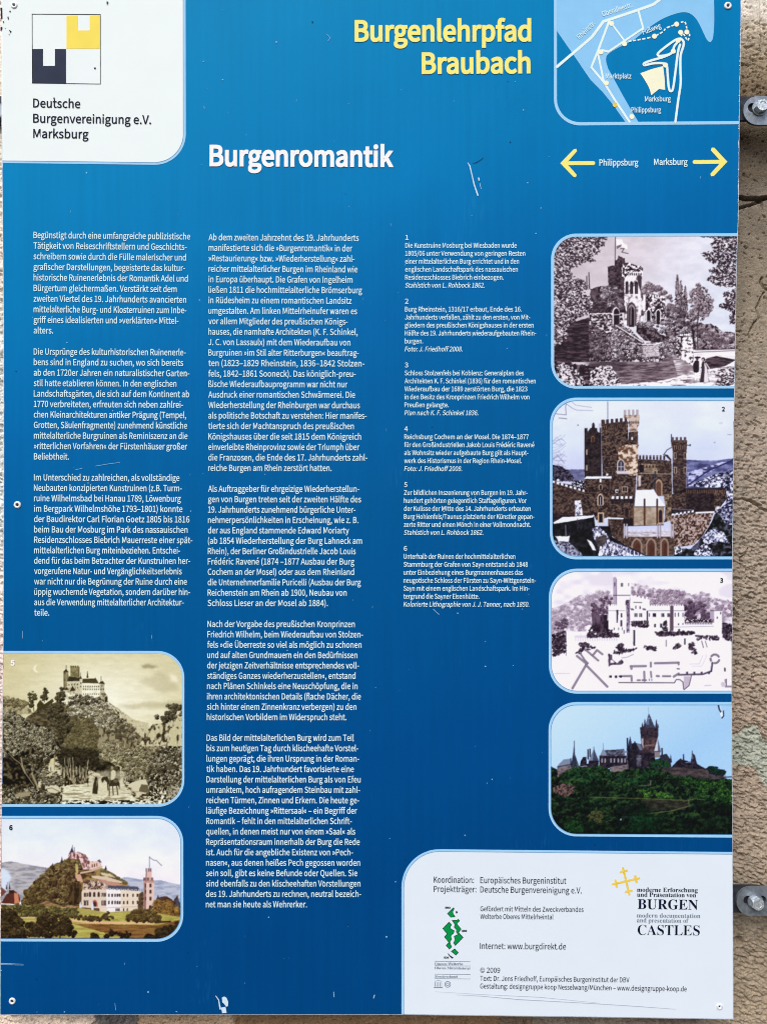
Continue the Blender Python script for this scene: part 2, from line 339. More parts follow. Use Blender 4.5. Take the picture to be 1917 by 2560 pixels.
# rails at the back that carry the sheet (two flat steel bars to which the brackets are bolted)
def box(g, x0, x1, y0, y1, z0, z1):
    g.add([(x0, y0, z0), (x1, y0, z0), (x1, y1, z0), (x0, y1, z0), (x0, y0, z1), (x1, y0, z1), (x1, y1, z1), (x0, y1, z1)],
          [(0, 1, 5, 4), (1, 2, 6, 5), (2, 3, 7, 6), (3, 0, 4, 7), (4, 5, 6, 7), (3, 2, 1, 0)])
for yy in (276, 2250):
    a = W(30, yy + 30); b = W(1800, yy - 30); g = Geo(); box(g, a[0], b[0], .0032, .0075, a[2], b[2]); g.build('back_rail', M['steel_dark'], board)

def fpath(side, xe, xc, yt, yb, r, yt2=None, yb2=None):
    """open rounded frame path; side R: runs off the board's right edge (xe), rounded at xc on the left"""
    s = 1 if side == 'R' else -1; ex = (lambda y: redge(y) - 1.5) if side == 'R' else (lambda y: ledge(y) + 1.3)
    y_ = yt2 if yt2 is not None else yt; p = [(ex(y_), y_)]
    for k in range(13):
        a = math.pi / 2 * k / 12; p.append((xc + s * (r - r * math.sin(a)), yt + r - r * math.cos(a)))
    for k in range(13):
        a = math.pi / 2 * k / 12; p.append((xc + s * (r - r * math.cos(a)), yb - r + r * math.sin(a)))
    y_ = yb2 if yb2 is not None else yb; p.append((ex(y_), y_)); return p
def ring(g, po, pi, layer):
    n = len(po); g.add([W(x, y, -layer * DZ) for x, y in po] + [W(x, y, -layer * DZ) for x, y in pi],
                       [(i, i + 1, n + i + 1, n + i) for i in range(n - 1)])
def frame(parent, side, xe, xo, xi, to, ti, bi, bo, r, line=False, **k):
    e = 1 if side == 'R' else -1
    d = {'yt2': k.get('t2'), 'yb2': k.get('b2')}
    g = Geo(); ring(g, fpath(side, xe, xo, to, bo, r, d['yt2'], d['yb2']), fpath(side, xe, xi, ti, bi, r - abs(xi - xo), k.get('ti2'), k.get('bi2')), 5)
    o = g.build('frame', M['border'], parent)
    if line:
        q = e * 1.3; g = Geo(); ring(g, fpath(side, xe, xi - q * .4, ti - .5, bi + .5, r - abs(xi - xo) + .5, k.get('ti2') and k['ti2'] - .5, k.get('bi2') and k['bi2'] + .5), fpath(side, xe, xi + q * .6, ti + .8, bi - .8, r - abs(xi - xo), k.get('ti2') and k['ti2'] + .8, k.get('bi2') and k['bi2'] - .8), 6)
        g.build('frame_line', M['border2'], parent)
    return o

# ------------------------------------------------------------------ lettering
FD = bpy.utils.system_resource('DATAFILES', path='fonts') or ''
def font(f):
    try: return bpy.data.fonts.load(os.path.join(FD, f), check_existing=True)
    except Exception: return None
SANS = font('Noto Sans CJK Regular.woff2'); SERIF = font('NotoSansMath-Regular.woff2')
def serif(s):
    return ''.join(chr(0x1D400 + ord(c) - 65) if 'A' <= c <= 'Z' else chr(0x1D41A + ord(c) - 97) if 'a' <= c <= 'z' else c for c in s)
JOBS = []
def text(key, s, x0, y0, x1, y1, cap, wt=0.010, shear=0.0, face='sans', res=3):
    """one line from (x0,y0) to (x1,y1), both on the baseline, cap height in px"""
    JOBS.append((key, s, x0, y0, x1, y1, cap, wt, shear, face, res))
TEXTS = {}; SPREAD = {'title': 0.75, 'heading': 0.8}
def run_text():
    obs = []; caps = {}
    def mk(s, wt, shear, face, res):
        c = bpy.data.curves.new('line', 'FONT'); c.size = 1.0; c.offset = wt; c.shear = shear; c.resolution_u = res
        f = SERIF if face == 'serif' else SANS
        if f: c.font = f
        c.body = serif(s) if (face == 'serif' and SERIF) else s
        o = bpy.data.objects.new('line', c); COL.objects.link(o); return o
    ch = {fc: mk('H', 0, 0, fc, 2) for fc in ('sans', 'serif')}
    for j in JOBS: obs.append(mk(j[1], j[7], j[8], j[9], j[10]))
    dg = bpy.context.evaluated_depsgraph_get(); dg.update()
    def get(o):
        me = bpy.data.meshes.new_from_object(o.evaluated_get(dg)); n = len(me.vertices); v = np.zeros(n * 3, np.float32); me.vertices.foreach_get('co', v)
        f = [tuple(p.vertices) for p in me.polygons]; bpy.data.meshes.remove(me); return v.reshape(-1, 3)[:, :2], f
    for fc, o in ch.items(): caps[fc] = float(get(o)[0][:, 1].max())
    for j, o in zip(JOBS, obs):
        key, s, x0, y0, x1, y1, cap, wt, shear, face, res = j
        v, f = get(o); u0, u1 = v[:, 0].min(), v[:, 0].max(); L = math.hypot(x1 - x0, y1 - y0); ca, sa = (x1 - x0) / L, (y1 - y0) / L
        X = (v[:, 0] - u0) / (u1 - u0) * L; Y = v[:, 1] * cap / caps[face]
        px = x0 + X * ca + Y * sa; py = y0 + X * sa - Y * ca
        sp = SPREAD.get(key, 0); T_ = TEXTS.setdefault(key, Geo())
        for k_, (da, db) in enumerate(((-sp, -sp), (sp, -sp), (-sp, sp), (sp, sp)) if sp else ((0, 0),)):
            T_.add([W(a + da, b + db, -(8 + k_ * .07) * DZ) for a, b in zip(px, py)], f)
    for o in obs + list(ch.values()): c = o.data; bpy.data.objects.remove(o); bpy.data.curves.remove(c)

COL1 = [(0, "Begünstigt durch eine umfangreiche publizistische|Tätigkeit von Reiseschriftstellern und Geschichts-|schreibern sowie durch die Fülle malerischer und|grafischer Darstellungen, begeisterte das kultur-|historische Ruinenerlebnis der Romantik Adel und|Bürgertum gleichermaßen. Verstärkt seit dem|zweiten Viertel des 19. Jahrhunderts avancierten|mittelalterliche Burg- und Klosterruinen zum Inbe-|griff eines idealisierten und »verklärten« Mittel-|alters.",
         [821, 806, 803, 799, 811, 763, 804, 805, 771, 231]),
        (11, "Die Ursprünge des kulturhistorischen Ruinenerle-|bens sind in England zu suchen, wo sich bereits|ab den 1720er Jahren ein naturalistischer Garten-|stil hatte etablieren können. In den englischen|Landschaftsgärten, die sich auf dem Kontinent ab|1770 verbreiteten, erfreuten sich neben zahlrei-|chen Kleinarchitekturen antiker Prägung (Tempel,|Grotten, Säulenfragmente) zunehmend künstliche|mittelalterliche Burgruinen als Reminiszenz an die|»ritterlichen Vorfahren« der Fürstenhäuser großer|Beliebtheit.",
         [802, 791, 818, 762, 817, 791, 804, 808, 810, 808, 299]),
        (23, "Im Unterschied zu zahlreichen, als vollständige|Neubauten konzipierten Kunstruinen (z.B. Turm-|ruine Wilhelmsbad bei Hanau 1789, Löwenburg|im Bergpark Wilhelmshöhe 1793–1801) konnte|der Baudirektor Carl Florian Goetz 1805 bis 1816|beim Bau der Mosburg im Park des nassauischen|Residenzschlosses Biebrich Mauerreste einer spät-|mittelalterlichen Burg miteinbeziehen. Entschei-|dend für das beim Betrachter der Kunstruinen her-|vorgerufene Natur- und Vergänglichkeitserlebnis|war nicht nur die Begrünung der Ruine durch eine|üppig wuchernde Vegetation, sondern darüber hin-|aus die Verwendung mittelalterlicher Architektur-|teile.",
         [775, 785, 781, 788, 818, 810, 831, 778, 821, 785, 807, 821, 793, 214])]
COL2 = [(0, "Ab dem zweiten Jahrzehnt des 19. Jahrhunderts|manifestierte sich die »Burgenromantik« in der|»Restaurierung« bzw. »Wiederherstellung« zahl-|reicher mittelalterlicher Burgen im Rheinland wie|in Europa überhaupt. Die Grafen von Ingelheim|ließen 1811 die hochmittelalterliche Brömserburg|in Rüdesheim zu einem romantischen Landsitz|umgestalten. Am linken Mittelrheinufer waren es|vor allem Mitglieder des preußischen Königs-|hauses, die namhafte Architekten (K. F. Schinkel,|J. C. von Lassaulx) mit dem Wiederaufbau von|Burgruinen »im Stil alter Ritterburgen« beauftrag-|ten (1823–1829 Rheinstein, 1836–1842 Stolzen-|fels, 1842–1861 Sooneck). Das königlich-preu-|ßische Wiederaufbauprogramm war nicht nur|Ausdruck einer romantischen Schwärmerei. Die|Wiederherstellung der Rheinburgen war durchaus|als politische Botschaft zu verstehen: Hier manifes-|tierte sich der Machtanspruch des preußischen|Königshauses über die seit 1815 dem Königreich|einverleibte Rheinprovinz sowie der Triumph über|die Franzosen, die Ende des 17. Jahrhunderts zahl-|reiche Burgen am Rhein zerstört hatten.",
         [1547, 1519, 1529, 1542, 1520, 1561, 1516, 1540, 1499, 1542, 1511, 1547, 1571, 1534, 1498, 1531, 1552, 1581, 1526, 1557, 1550, 1584, 1430]),
        (24, "Als Auftraggeber für ehrgeizige Wiederherstellun-|gen von Burgen treten seit der zweiten Hälfte des|19. Jahrhunderts zunehmend bürgerliche Unter-|nehmerpersönlichkeiten in Erscheinung, wie z. B.|der aus England stammende Edward Moriarty|(ab 1854 Wiederherstellung der Burg Lahneck am|Rhein), der Berliner Großindustrielle Jacob Louis|Frédéric Ravené (1874 –1877 Ausbau der Burg|Cochem an der Mosel) oder aus dem Rheinland|die Unternehmerfamilie Puricelli (Ausbau der Burg|Reichenstein am Rhein ab 1900, Neubau von|Schloss Lieser an der Mosel ab 1884).",
         [1549, 1557, 1533, 1545, 1505, 1561, 1534, 1528, 1527, 1556, 1495, 1414]),
        (37, "Nach der Vorgabe des preußischen Kronprinzen|Friedrich Wilhelm, beim Wiederaufbau von Stolzen-|fels »die Überreste so viel als möglich zu schonen|und auf alten Grundmauern ein den Bedürfnissen|der jetzigen Zeitverhältnisse entsprechendes voll-|ständiges Ganzes wiederherzustellen«, entstand|nach Plänen Schinkels eine Neuschöpfung, die in|ihren architektonischen Details (flache Dächer, die|sich hinter einem Zinnenkranz verbergen) zu den|historischen Vorbildern im Widerspruch steht.",
         [1530, 1565, 1559, 1541, 1548, 1533, 1542, 1556, 1537, 1494]),
        (48, "Das Bild der mittelalterlichen Burg wird zum Teil|bis zum heutigen Tag durch klischeehafte Vorstel-|lungen geprägt, die ihren Ursprung in der Roman-|tik haben. Das 19. Jahrhundert favorisierte eine|Darstellung der mittelalterlichen Burg als von Efeu|umranktem, hoch aufragendem Steinbau mit zahl-|reichen Türmen, Zinnen und Erkern. Die heute ge-|läufige Bezeichnung »Rittersaal« – ein Begriff der|Romantik – fehlt in den mittelalterlichen Schrift-|quellen, in denen meist nur von einem »Saal« als|Repräsentationsraum innerhalb der Burg die Rede|ist. Auch für die angebliche Existenz von »Pech-|nasen«, aus denen heißes Pech gegossen worden|sein soll, gibt es keine Befunde oder Quellen. Sie|sind ebenfalls zu den klischeehaften Vorstellungen|des 19. Jahrhunderts zu rechnen, neutral bezeich-|net man sie heute als Wehrerker.",
         [1526, 1545, 1549, 1526, 1555, 1552, 1549, 1540, 1517, 1532, 1551, 1522, 1553, 1541, 1554, 1557, 1324])]
COL3 = [(0, "1|Die Kunstruine Mosburg bei Wiesbaden wurde|1805/06 unter Verwendung von geringen Resten|einer mittelalterlichen Burg errichtet und in den|englischen Landschaftspark des nassauischen|Residenzschlosses Biebrich einbezogen.|~Stahlstich von L. Rohbock 1862.", [111, 576, 613, 586, 581, 520, 438]),
        (8, "2|Burg Rheinstein, 1316/17 erbaut, Ende des 16.|Jahrhunderts verfallen, zählt zu den ersten, von Mit-|gliedern des preußischen Königshauses in der ersten|Hälfte des 19. Jahrhunderts wiederaufgebauten Rhein-|burgen.|~Foto: J. Friedhoff 2008.", [110, 598, 634, 649, 660, 173, 343]),
        (16, "3|Schloss Stolzenfels bei Koblenz: Generalplan des|Architekten K. F. Schinkel (1836) für den romantischen|Wiederaufbau der 1689 zerstörten Burg, die 1823|in den Besitz des Kronprinzen Friedrich Wilhelm von|Preußen gelangte.|~Plan nach K. F. Schinkel 1836.", [109, 607, 658, 622, 631, 283, 411]),
        (24, "4|Reichsburg Cochem an der Mosel. Die 1874–1877|für den Großindustriellen Jakob Louis Frédéric Ravené|als Wohnsitz wieder aufgebaute Burg gilt als Haupt-|werk des Historismus in der Region Rhein-Mosel.|~Foto: J. Friedhoff 2008.", [107, 628, 652, 626, 598, 341]),
        (31, "5|Zur bildlichen Inszenierung von Burgen im 19. Jahr-|hundert gehörten gelegentlich Staffagefiguren. Vor|der Kulisse der Mitte des 14. Jahrhunderts erbauten|Burg Hohlenfels/Taunus platzierte der Künstler gepan-|zerte Ritter und einen Mönch in einer Vollmondnacht.|~Stahlstich von L. Rohbock 1862.", [105, 623, 619, 636, 652, 637, 432]),
        (39, "6|Unterhalb der Ruinen der hochmittelalterlichen|Stammburg der Grafen von Sayn entstand ab 1848|unter Einbeziehung eines Burgmannenhauses das|neugotische Schloss der Fürsten zu Sayn-Wittgenstein-|Sayn mit einem englischen Landschaftspark. Im Hin-|tergrund die Sayner Eisenhütte.|~Kolorierte Lithographie von J. J. Tanner, nach 1850.", [104, 570, 624, 603, 659, 631, 415, 630])]
def column(kind, blocks, ox, by, lx, slope, cap, wt):
    for bi, (r0, s, ends) in enumerate(blocks):
        for i, (ln, e) in enumerate(zip(s.split('|'), ends)):
            r = r0 + i; y = np.interp(r, *by); x0 = np.interp(r, *lx); x1 = ox + e / 1.725; sl = np.interp(r, *slope)
            it = ln.startswith('~'); ln = ln.lstrip('~')
            text((kind, bi), ln, x0, y, x1, y + sl * (x1 - x0), cap, wt * (0.9 if it else 1), 0.18 if it else 0)
column('c1', COL1, 0, ([0, 11, 23, 36], [595, 886.5, 1201, 1539]), ([0, 36], [84.5, 86.5]), ([0, 12, 36], [.0095, .005, .0015]), 15.4, 0.004)
column('c2', COL2, 0, ([0, 22, 24, 35, 37, 48, 64], [600.6, 1177.3, 1229.5, 1515, 1567.5, 1851.8, 2268.2]), ([0, 22, 35, 48, 64], [522, 521, 519.5, 517, 515]), ([0, 20, 64], [.005, .001, .0005]), 15.2, 0.004)
column('c3', COL3, 957, ([0, 46], [599.4, 1516.5]), ([0, 46], [1013, 1008.3]), ([0, 46], [0.0, .001]), 11.8, 0.0045)
text(('org', 0), 'Deutsche', 83.4, 268, 201.3, 269.9, 21.5, .005); text(('org', 1), 'Burgenvereinigung e.V.', 83.4, 306, 378.3, 309.9, 21.5, .005); text(('org', 2), 'Marksburg', 83.8, 344.2, 222, 345.9, 21.5, .005)
text('title', 'Burgenlehrpfad', 887.2, 102.2, 1326.5, 101.6, 50, .008, res=6); text('title', 'Braubach', 1054.7, 183, 1325, 181.4, 50, .008, res=6)
text('heading', 'Burgenromantik', 525, 413.4, 982.5, 415.6, 49.4, .008, res=6)
text('dir1', 'Philippsburg', 1497.4, 413.9, 1594.5, 413.6, 15.2, .007); text('dir2', 'Marksburg', 1634, 412.6, 1717.7, 412, 15.2, .007)
def q(x, y): return 1380 + x / 3.45, y / 3.45
for s, a, b in (('Marktplatz', (458, 677), (680, 676)), ('Marksburg', (797, 874), (1020, 873)), ('Philippsburg', (681, 969), (936, 968)), ('Oberalleestr.', (434, 142), (690, 58)), ('Rheinstr.', (236, 340), (372, 206)), ('Fußweg', (784, 298), (940, 238))):
    (xa, ya), (xb, yb_) = q(*a), q(*b); text(('map', s), s, xa, ya, xb, yb_, 12.4, .006)
for s, x0, y0, x1, y1, cap, wt in (('Koordination:', 1084, 2206.5, 1184, 2207.3, 15, .001), ('Europäisches Burgeninstitut', 1200, 2207.6, 1414.7, 2209.4, 15, .001), ('Projektträger:', 1084, 2229.6, 1190, 2230.6, 15, .001),
        ('Deutsche Burgenvereinigung e.V.', 1200, 2231, 1453, 2233.4, 15, .001), ('Gefördert mit Mitteln des Zweckverbandes', 1200, 2277.7, 1457.7, 2279.8, 12, .001), ('Welterbe Oberes Mittelrheintal', 1200, 2297, 1382.3, 2298.2, 12, .001),
        ('Internet: www.burgdirekt.de', 1199.3, 2372.2, 1413.8, 2373.6, 15, .001), ('© 2009', 1199.6, 2431.5, 1249.3, 2432, 12.6, .001), ('Text: Dr. Jens Friedhoff, Europäisches Burgeninstitut der DBV', 1199.6, 2451.7, 1572.3, 2455.8, 12.2, .001),
        ('Gestaltung: designgruppe koop Nesselwang/München – www.designgruppe-koop.de', 1199.6, 2471, 1715.3, 2478.3, 12.2, .001)):
    text(('imprint', s), s, x0, y0, x1, y1, cap, wt)
text(('bm', 'moderne Erforschung'), 'moderne Erforschung', 1591.3, 2229.3, 1743, 2230.6, 10.8, 0, face='serif'); text(('bm', 'und Präsentation von'), 'und Prasentation von', 1591.3, 2241.5, 1739, 2243.2, 10.8, 0, face='serif')
text(('bm', 'BURGEN'), 'BURGEN', 1593, 2272.2, 1743.8, 2274.2, 24.5, -0.002, face='serif', res=5); text(('bm2', 'modern documentation'), 'modern documentation', 1591, 2293.5, 1749.4, 2294.8, 10.8, -.004, face='serif')
text(('bm2', 'and presentation of'), 'and presentation of', 1591, 2305.7, 1719.8, 2307, 10.8, -.004, face='serif'); text(('bm', 'CASTLES'), 'CASTLES', 1593, 2337, 1748, 2338.6, 25, -.006, face='serif', res=5)
def q3(x, y): return 1060 + x / 9.214, 2240 + y / 9.214
for s, a, b, cp in (('593', (478, 288), (603, 288), 38), ('558', (862, 822), (985, 822), 38), ('526', (448, 1436), (568, 1436), 38)):
    (xa, ya), (xb, yb_) = q3(*a), q3(*b); text(('welt', s), s, xa, ya, xb, yb_, cp / 9.214, .02)
for s, a, b, cp in (('Unesco-Welterbe', (240, 1588), (893, 1590), 55), ('Oberes Mittelrheintal', (240, 1682), (1058, 1690), 55), ('Zweckverband', (245, 1878), (768, 1880), 48)):
    (xa, ya), (xb, yb_) = q3(*a), q3(*b); text(('welt2', s), s, xa, ya, xb, yb_, cp / 9.214, 0, face='serif')
text('n1', '1', 1810.5, 618.4, 1817.5, 618.4, 11, .016); text('n2', '2', 1803.5, 1027.8, 1811, 1027.8, 10.5, .012); text('n3', '3', 1799, 1456.2, 1806.5, 1456.2, 10.5, .012)
text('n5', '5', 27, 1663.5, 37.6, 1663.7, 12.5, .018); text('n6', '6', 23.6, 2074.8, 32.2, 2075, 11.5, .016)
run_text()
for i in range(3): TEXTS[('c1', i)].build('paragraph', M['text'], board)
for i in range(4): TEXTS[('c2', i)].build('paragraph', M['text'], board)
for i in range(6): TEXTS[('c3', i)].build('caption', M['text'], board)
o = TEXTS['title'].build('title', M['yellow'], board); o['label'] = 'large yellow title lettering'
o = TEXTS['heading'].build('heading', M['head'], board); o['label'] = 'large white heading lettering'

# ------------------------------------------------------------------ logo panel, map, arrows
g = Geo()
p = [(ledge(y) + 1.4, y) for y in range(-30, 400, 14)] + [(ledge(402) + 1.4, 402.6), (200, 404.6), (388, 407)]
for k in range(1, 13): a = math.pi / 2 * k / 12; p.append((388 + 72 * math.sin(a), 335 + 72 * math.cos(a)))
p += [(459, -30)]
flat(g, p, 3); logo = g.build('logo_panel', M['white'], board)
def lp(r, d, dy): return [(ledge(402) + 1.2, 402.6 + dy), (200, 404.6 + dy), (388, 407 + dy)] + [(388 + r * math.sin(math.pi / 2 * k / 12), 335 + r * math.cos(math.pi / 2 * k / 12)) for k in range(1, 13)] + [(459 + d, -30)]
g = Geo(); ring(g, lp(77, 5.5, 5), lp(70.5, -1, -1), 4); g.build('frame', M['border'], logo)
g = Geo(); ring(g, lp(71.5, 0, 0), lp(70, -1.3, -1.3), 5); g.build('frame_line', M['border2'], logo)
def rq(x, y): return x / 1.725, y / 1.725
g = Geo(); stroke(g, [rq(140, 60.5), rq(434, 62.5), rq(434, 362), rq(141, 358)], 1.5, 6, closed=True); g.build('logo_outline', M['ink'], logo)
g = Geo(); flat(g, [rq(*a) for a in ((141, 211), (187, 211), (187, 284), (238, 284), (238, 211), (286, 211), (286, 359), (141, 357))], 5); g.build('logo_mark', M['logo_black'], logo)
g = Geo(); flat(g, [rq(*a) for a in ((288, 67), (337, 67), (337, 131), (388, 131), (388, 67), (433, 67), (433, 210), (288, 210))], 5); g.build('logo_mark', M['logo_yellow'], logo)
for i in range(3): TEXTS[('org', i)].build('lettering', M['navy'], logo)

g = Geo(); Q = lambda L: [q(*a) for a in L]
land = Q([(40, -100), (40, 268), (52, 286), (180, 470), (330, 690), (430, 790), (520, 900), (630, 1054)]) + Q([(742, 1054), (680, 950), (600, 810), (530, 680), (480, 590)]) + \
    smooth_path(Q([(465, 540), (463, 500), (482, 465), (560, 415), (640, 375), (720, 330), (800, 262), (870, 212), (950, 162), (1050, 122), (1130, 105), (1185, 117), (1232, 155), (1270, 215), (1300, 280), (1330, 340), (1357, 363), (1377, 345), (1387, 300), (1394, 200), (1394, 60)]), 3) + Q([(1388, -100)])
flat(g, land, 3); mp_ = g.build('map', M['mapblue'], board)
mo = [(1384, -30), (1384, 248)] + [(1384 + 65 - 65 * math.cos(math.pi / 2 * k / 12), 248 + 65.5 * math.sin(math.pi / 2 * k / 12)) for k in range(1, 13)] + [(1846.2, 310.5)]
mi = [(1391.5, -30), (1391.5, 248)] + [(1391.5 + 58 - 58 * math.cos(math.pi / 2 * k / 12), 248 + 57.5 * math.sin(math.pi / 2 * k / 12)) for k in range(1, 13)] + [(1846.2, 302.6)]
g = Geo(); ring(g, mo, mi, 4); g.build('frame', M['border'], mp_)
roads = [([(40, 575), (200, 440), (340, 320), (440, 185), (600, 132), (740, 85), (870, 38), (960, -30), (1060, -100)], 24), ([(490, 180), (400, 420), (336, 580), (442, 706), (540, 865), (665, 1050)], 19), ([(512, 205), (622, 352)], 15),
         ([(740, 88), (782, 243), (622, 352), (482, 446), (430, 432)], 17), ([(393, 462), (442, 700)], 17)]
for i, (L, w) in enumerate(roads):
    g = Geo(); stroke(g, Q(L), w / 3.45, 5 + i * .25); g.build('road', M['road'], mp_)
curvy = [([(1060, 1050), (1085, 860), (1105, 720), (1103, 600), (1105, 480), (1128, 400), (1130, 360), (1105, 335), (1060, 345), (980, 400), (910, 460), (925, 483), (1000, 470), (1042, 445)], 20),
         ([(1100, 385), (1082, 450), (1060, 620), (1040, 760), (1020, 786), (1003, 755), (993, 640), (985, 565), (955, 546), (870, 546), (798, 562), (792, 545), (850, 522), (960, 490), (1030, 455), (1050, 400), (1085, 355)], 20)]
for i, (L, w) in enumerate(curvy):
    g = Geo(); stroke(g, Q(smooth_path(L, 4)), w / 3.45, 6.5 + i * .25); g.build('road', M['road'], mp_)
g = Geo(); path = Q(smooth_path([(655, 357), (760, 340), (870, 315), (950, 275), (985, 240), (1070, 210), (1135, 187), (1155, 230), (1160, 270), (1182, 300), (1165, 348), (1142, 310), (1120, 288), (1108, 320), (1100, 345)], 8))
acc = 0; seg = [path[0]]; on = True; per = 6.0
for a, b in zip(path, path[1:]):
    acc += math.dist(a, b)
    if on: seg.append(b)
    if acc > (per if on else 3.2):
        if on and len(seg) > 1: stroke(g, seg, 3.6, 5.6, cap=False)
        on = not on; acc = 0; seg = [b]
g.build('footpath', M['road'], mp_)
for x, y in ((510, 202), (622, 377), (418, 448), (465, 716), (685, 1005), (880, 312), (1070, 208), (1105, 279), (1158, 276), (1083, 348), (1042, 441), (975, 561)):
    g = Geo(); disc(g, *q(x, y), 6.3, 7.2); g.build('map_marker', M['cream'], mp_)
g = Geo(); disc(g, *q(540, 903), 6.0, 7.2); o = g.build('map_marker', M['gold'], mp_); o['label'] = 'darker yellow map marker'
g = Geo(); flat(g, Q([(757, 632), (860, 594), (955, 570), (968, 690), (972, 775), (920, 768), (852, 822), (840, 775), (825, 740), (790, 680)]), 6); g.build('castle_shape', M['cream'], mp_)
for k_ in [k_ for k_ in TEXTS if k_[0] == 'map']: TEXTS[k_].build('lettering', M['text'], mp_)

def qa(x, y): return 1380 + x / 3.45, 350 + y / 3.45
for pts in ([(352, 199), (140, 200)], [(1225, 190), (1440, 188)]):
    d = 1 if pts[0][0] < 1000 else -1
    g = Geo(); stroke(g, [qa(*a) for a in pts], 9.8, 4)
    if d == 1: hd = [(68, 200), (184, 80), (206, 76), (213, 96), (122, 200), (210, 300), (202, 322), (182, 318)]
    else: hd = [(1508, 187), (1395, 66), (1372, 66), (1366, 90), (1455, 188), (1362, 290), (1366, 312), (1390, 312)]
    flat(g, [qa(*a) for a in hd], 4.5); arr = g.build('arrow', M['yellow'], board)
TEXTS['dir1'].build('direction_name', M['text'], board); TEXTS['dir2'].build('direction_name', M['text'], board)

# ------------------------------------------------------------------ imprint panel, bottom right
def ip(o):
    r = 95 - o; return [(1003.4 + o + r - r * math.cos(a), 2123 + o + r - r * math.sin(a)) for a in [math.pi / 2 * k / 12 for k in range(13)]] + [(redge(2130) - 1.2, 2130 + o)]
g = Geo(); lo = [(1006.5, bot(1007) - 2)] + [(x, y) for x, y in ip(3)] + [(redge(y) - 1.4, y) for y in range(2160, 2540, 30)] + [(redge(2549) - 1.6, bot(1832) - 1.8)] + [(x, bot(x) - 1.6) for x in range(1800, 1010, -30)]
flat(g, lo, 3); imp = g.build('imprint_panel', M['white_low'], board)
g = Geo(); ring(g, [(1003.4, bot(1003) - 1.5)] + ip(0), [(1009.4, bot(1009) - 1.5)] + ip(6), 4); g.build('frame', M['border'], imp)
g = Geo(); ring(g, [(1008.6, bot(1003) - 1.5)] + ip(5.2), [(1009.8, bot(1009) - 1.5)] + ip(6.4), 5); g.build('frame_line', M['border2'], imp)
g = Geo()
for x in (1645.5, 1648.8): disc(g, x, 2234.0, 0.7, 8, 8)
g.build('umlaut_dots', M['navy'], imp)['kind'] = 'stuff'
def q2(x, y): return 1500 + x / 5.914, 2140 + y / 5.914
g = Geo(); C0 = np.array((382, 372.0)); lay = 6
for k, tip in enumerate(((330, 165), (585, 325), (430, 580), (172, 418))):
    t = np.array(tip, float); dd = (t - C0) / np.linalg.norm(t - C0); nn = np.array((-dd[1], dd[0])); m0 = t - dd * 62
    stroke(g, [q2(*C0), q2(*(t - dd * 14))], 5.4, lay + k * .2); stroke(g, [q2(*(m0 + nn * 46)), q2(*(m0 - nn * 46))], 5.2, lay + 1 + k * .2)
g.build('cross_mark', M['gold'], imp)
shapes = [[(672, 270), (690, 288), (660, 345), (660, 400), (708, 478), (612, 486), (536, 405)], [(645, 562), (755, 558), (785, 538), (812, 568), (748, 640), (850, 762), (790, 840), (895, 955), (715, 1138), (680, 1080), (712, 1010), (690, 930), (780, 885), (740, 830), (745, 775), (690, 715), (712, 660)],
          [(573, 600), (628, 662), (595, 715), (610, 755), (690, 800), (672, 860), (620, 900), (612, 950), (632, 992), (590, 1050), (600, 1110), (632, 1170), (580, 1220), (505, 1140), (570, 1065), (468, 945), (530, 870), (428, 750)], [(703, 1218), (785, 1302), (730, 1362), (625, 1275)]]
g = Geo(); g2 = Geo()
for s_ in shapes:
    P = [q3(*a) for a in s_]; g = Geo(); flat(g, P, 5); g.build('region_mark', M['green'], imp); g = Geo(); stroke(g, P, 1.4, 6, closed=True); g.build('region_outline', M['dkgreen'], imp)
g = Geo(); flat(g, [q3(*a) for a in ((745, 340), (778, 372), (745, 408), (728, 390), (728, 358))], 6); g.build('region_mark', M['ink'], imp); g = Geo(); flat(g, [q3(*a) for a in ((552, 1320), (605, 1375), (672, 1415), (650, 1446), (600, 1405), (540, 1335))], 6)
g.build('region_mark', M['ink'], imp)
g = Geo()
for y0, y1 in ((1502, 1512), (1605, 1612), (1800, 1808), (1902, 1910)): stroke(g, [q3(245, y0), q3(1062, y1)], 1.0, 6, cap=False)
stroke(g, [q3(245, 1965), q3(325, 1945), q3(405, 1965)], 0.9, 6); stroke(g, [q3(228, 2110), q3(418, 2110)], 1.8, 6)
for x in (250, 288, 325, 362, 400): stroke(g, [q3(x, 1985), q3(x, 2090)], 1.1, 6.2, cap=False)
for r_, w_ in ((66, 1.5), (32, 1.2)): c = [q3(540 + r_ * math.cos(a), 2035 + r_ * math.sin(a)) for a in [k * math.pi / 10 for k in range(20)]]; stroke(g, c, w_, 6, closed=True)
g.build('rule_line', M['grey'], imp)
for k_ in [k_ for k_ in TEXTS if k_[0] in ('welt', 'welt2', 'bm', 'bm2', 'imprint')]: TEXTS[k_].build('lettering', M[{'welt': 'ink', 'welt2': 'grey', 'bm2': 'grey'}.get(k_[0], 'navy')], imp)
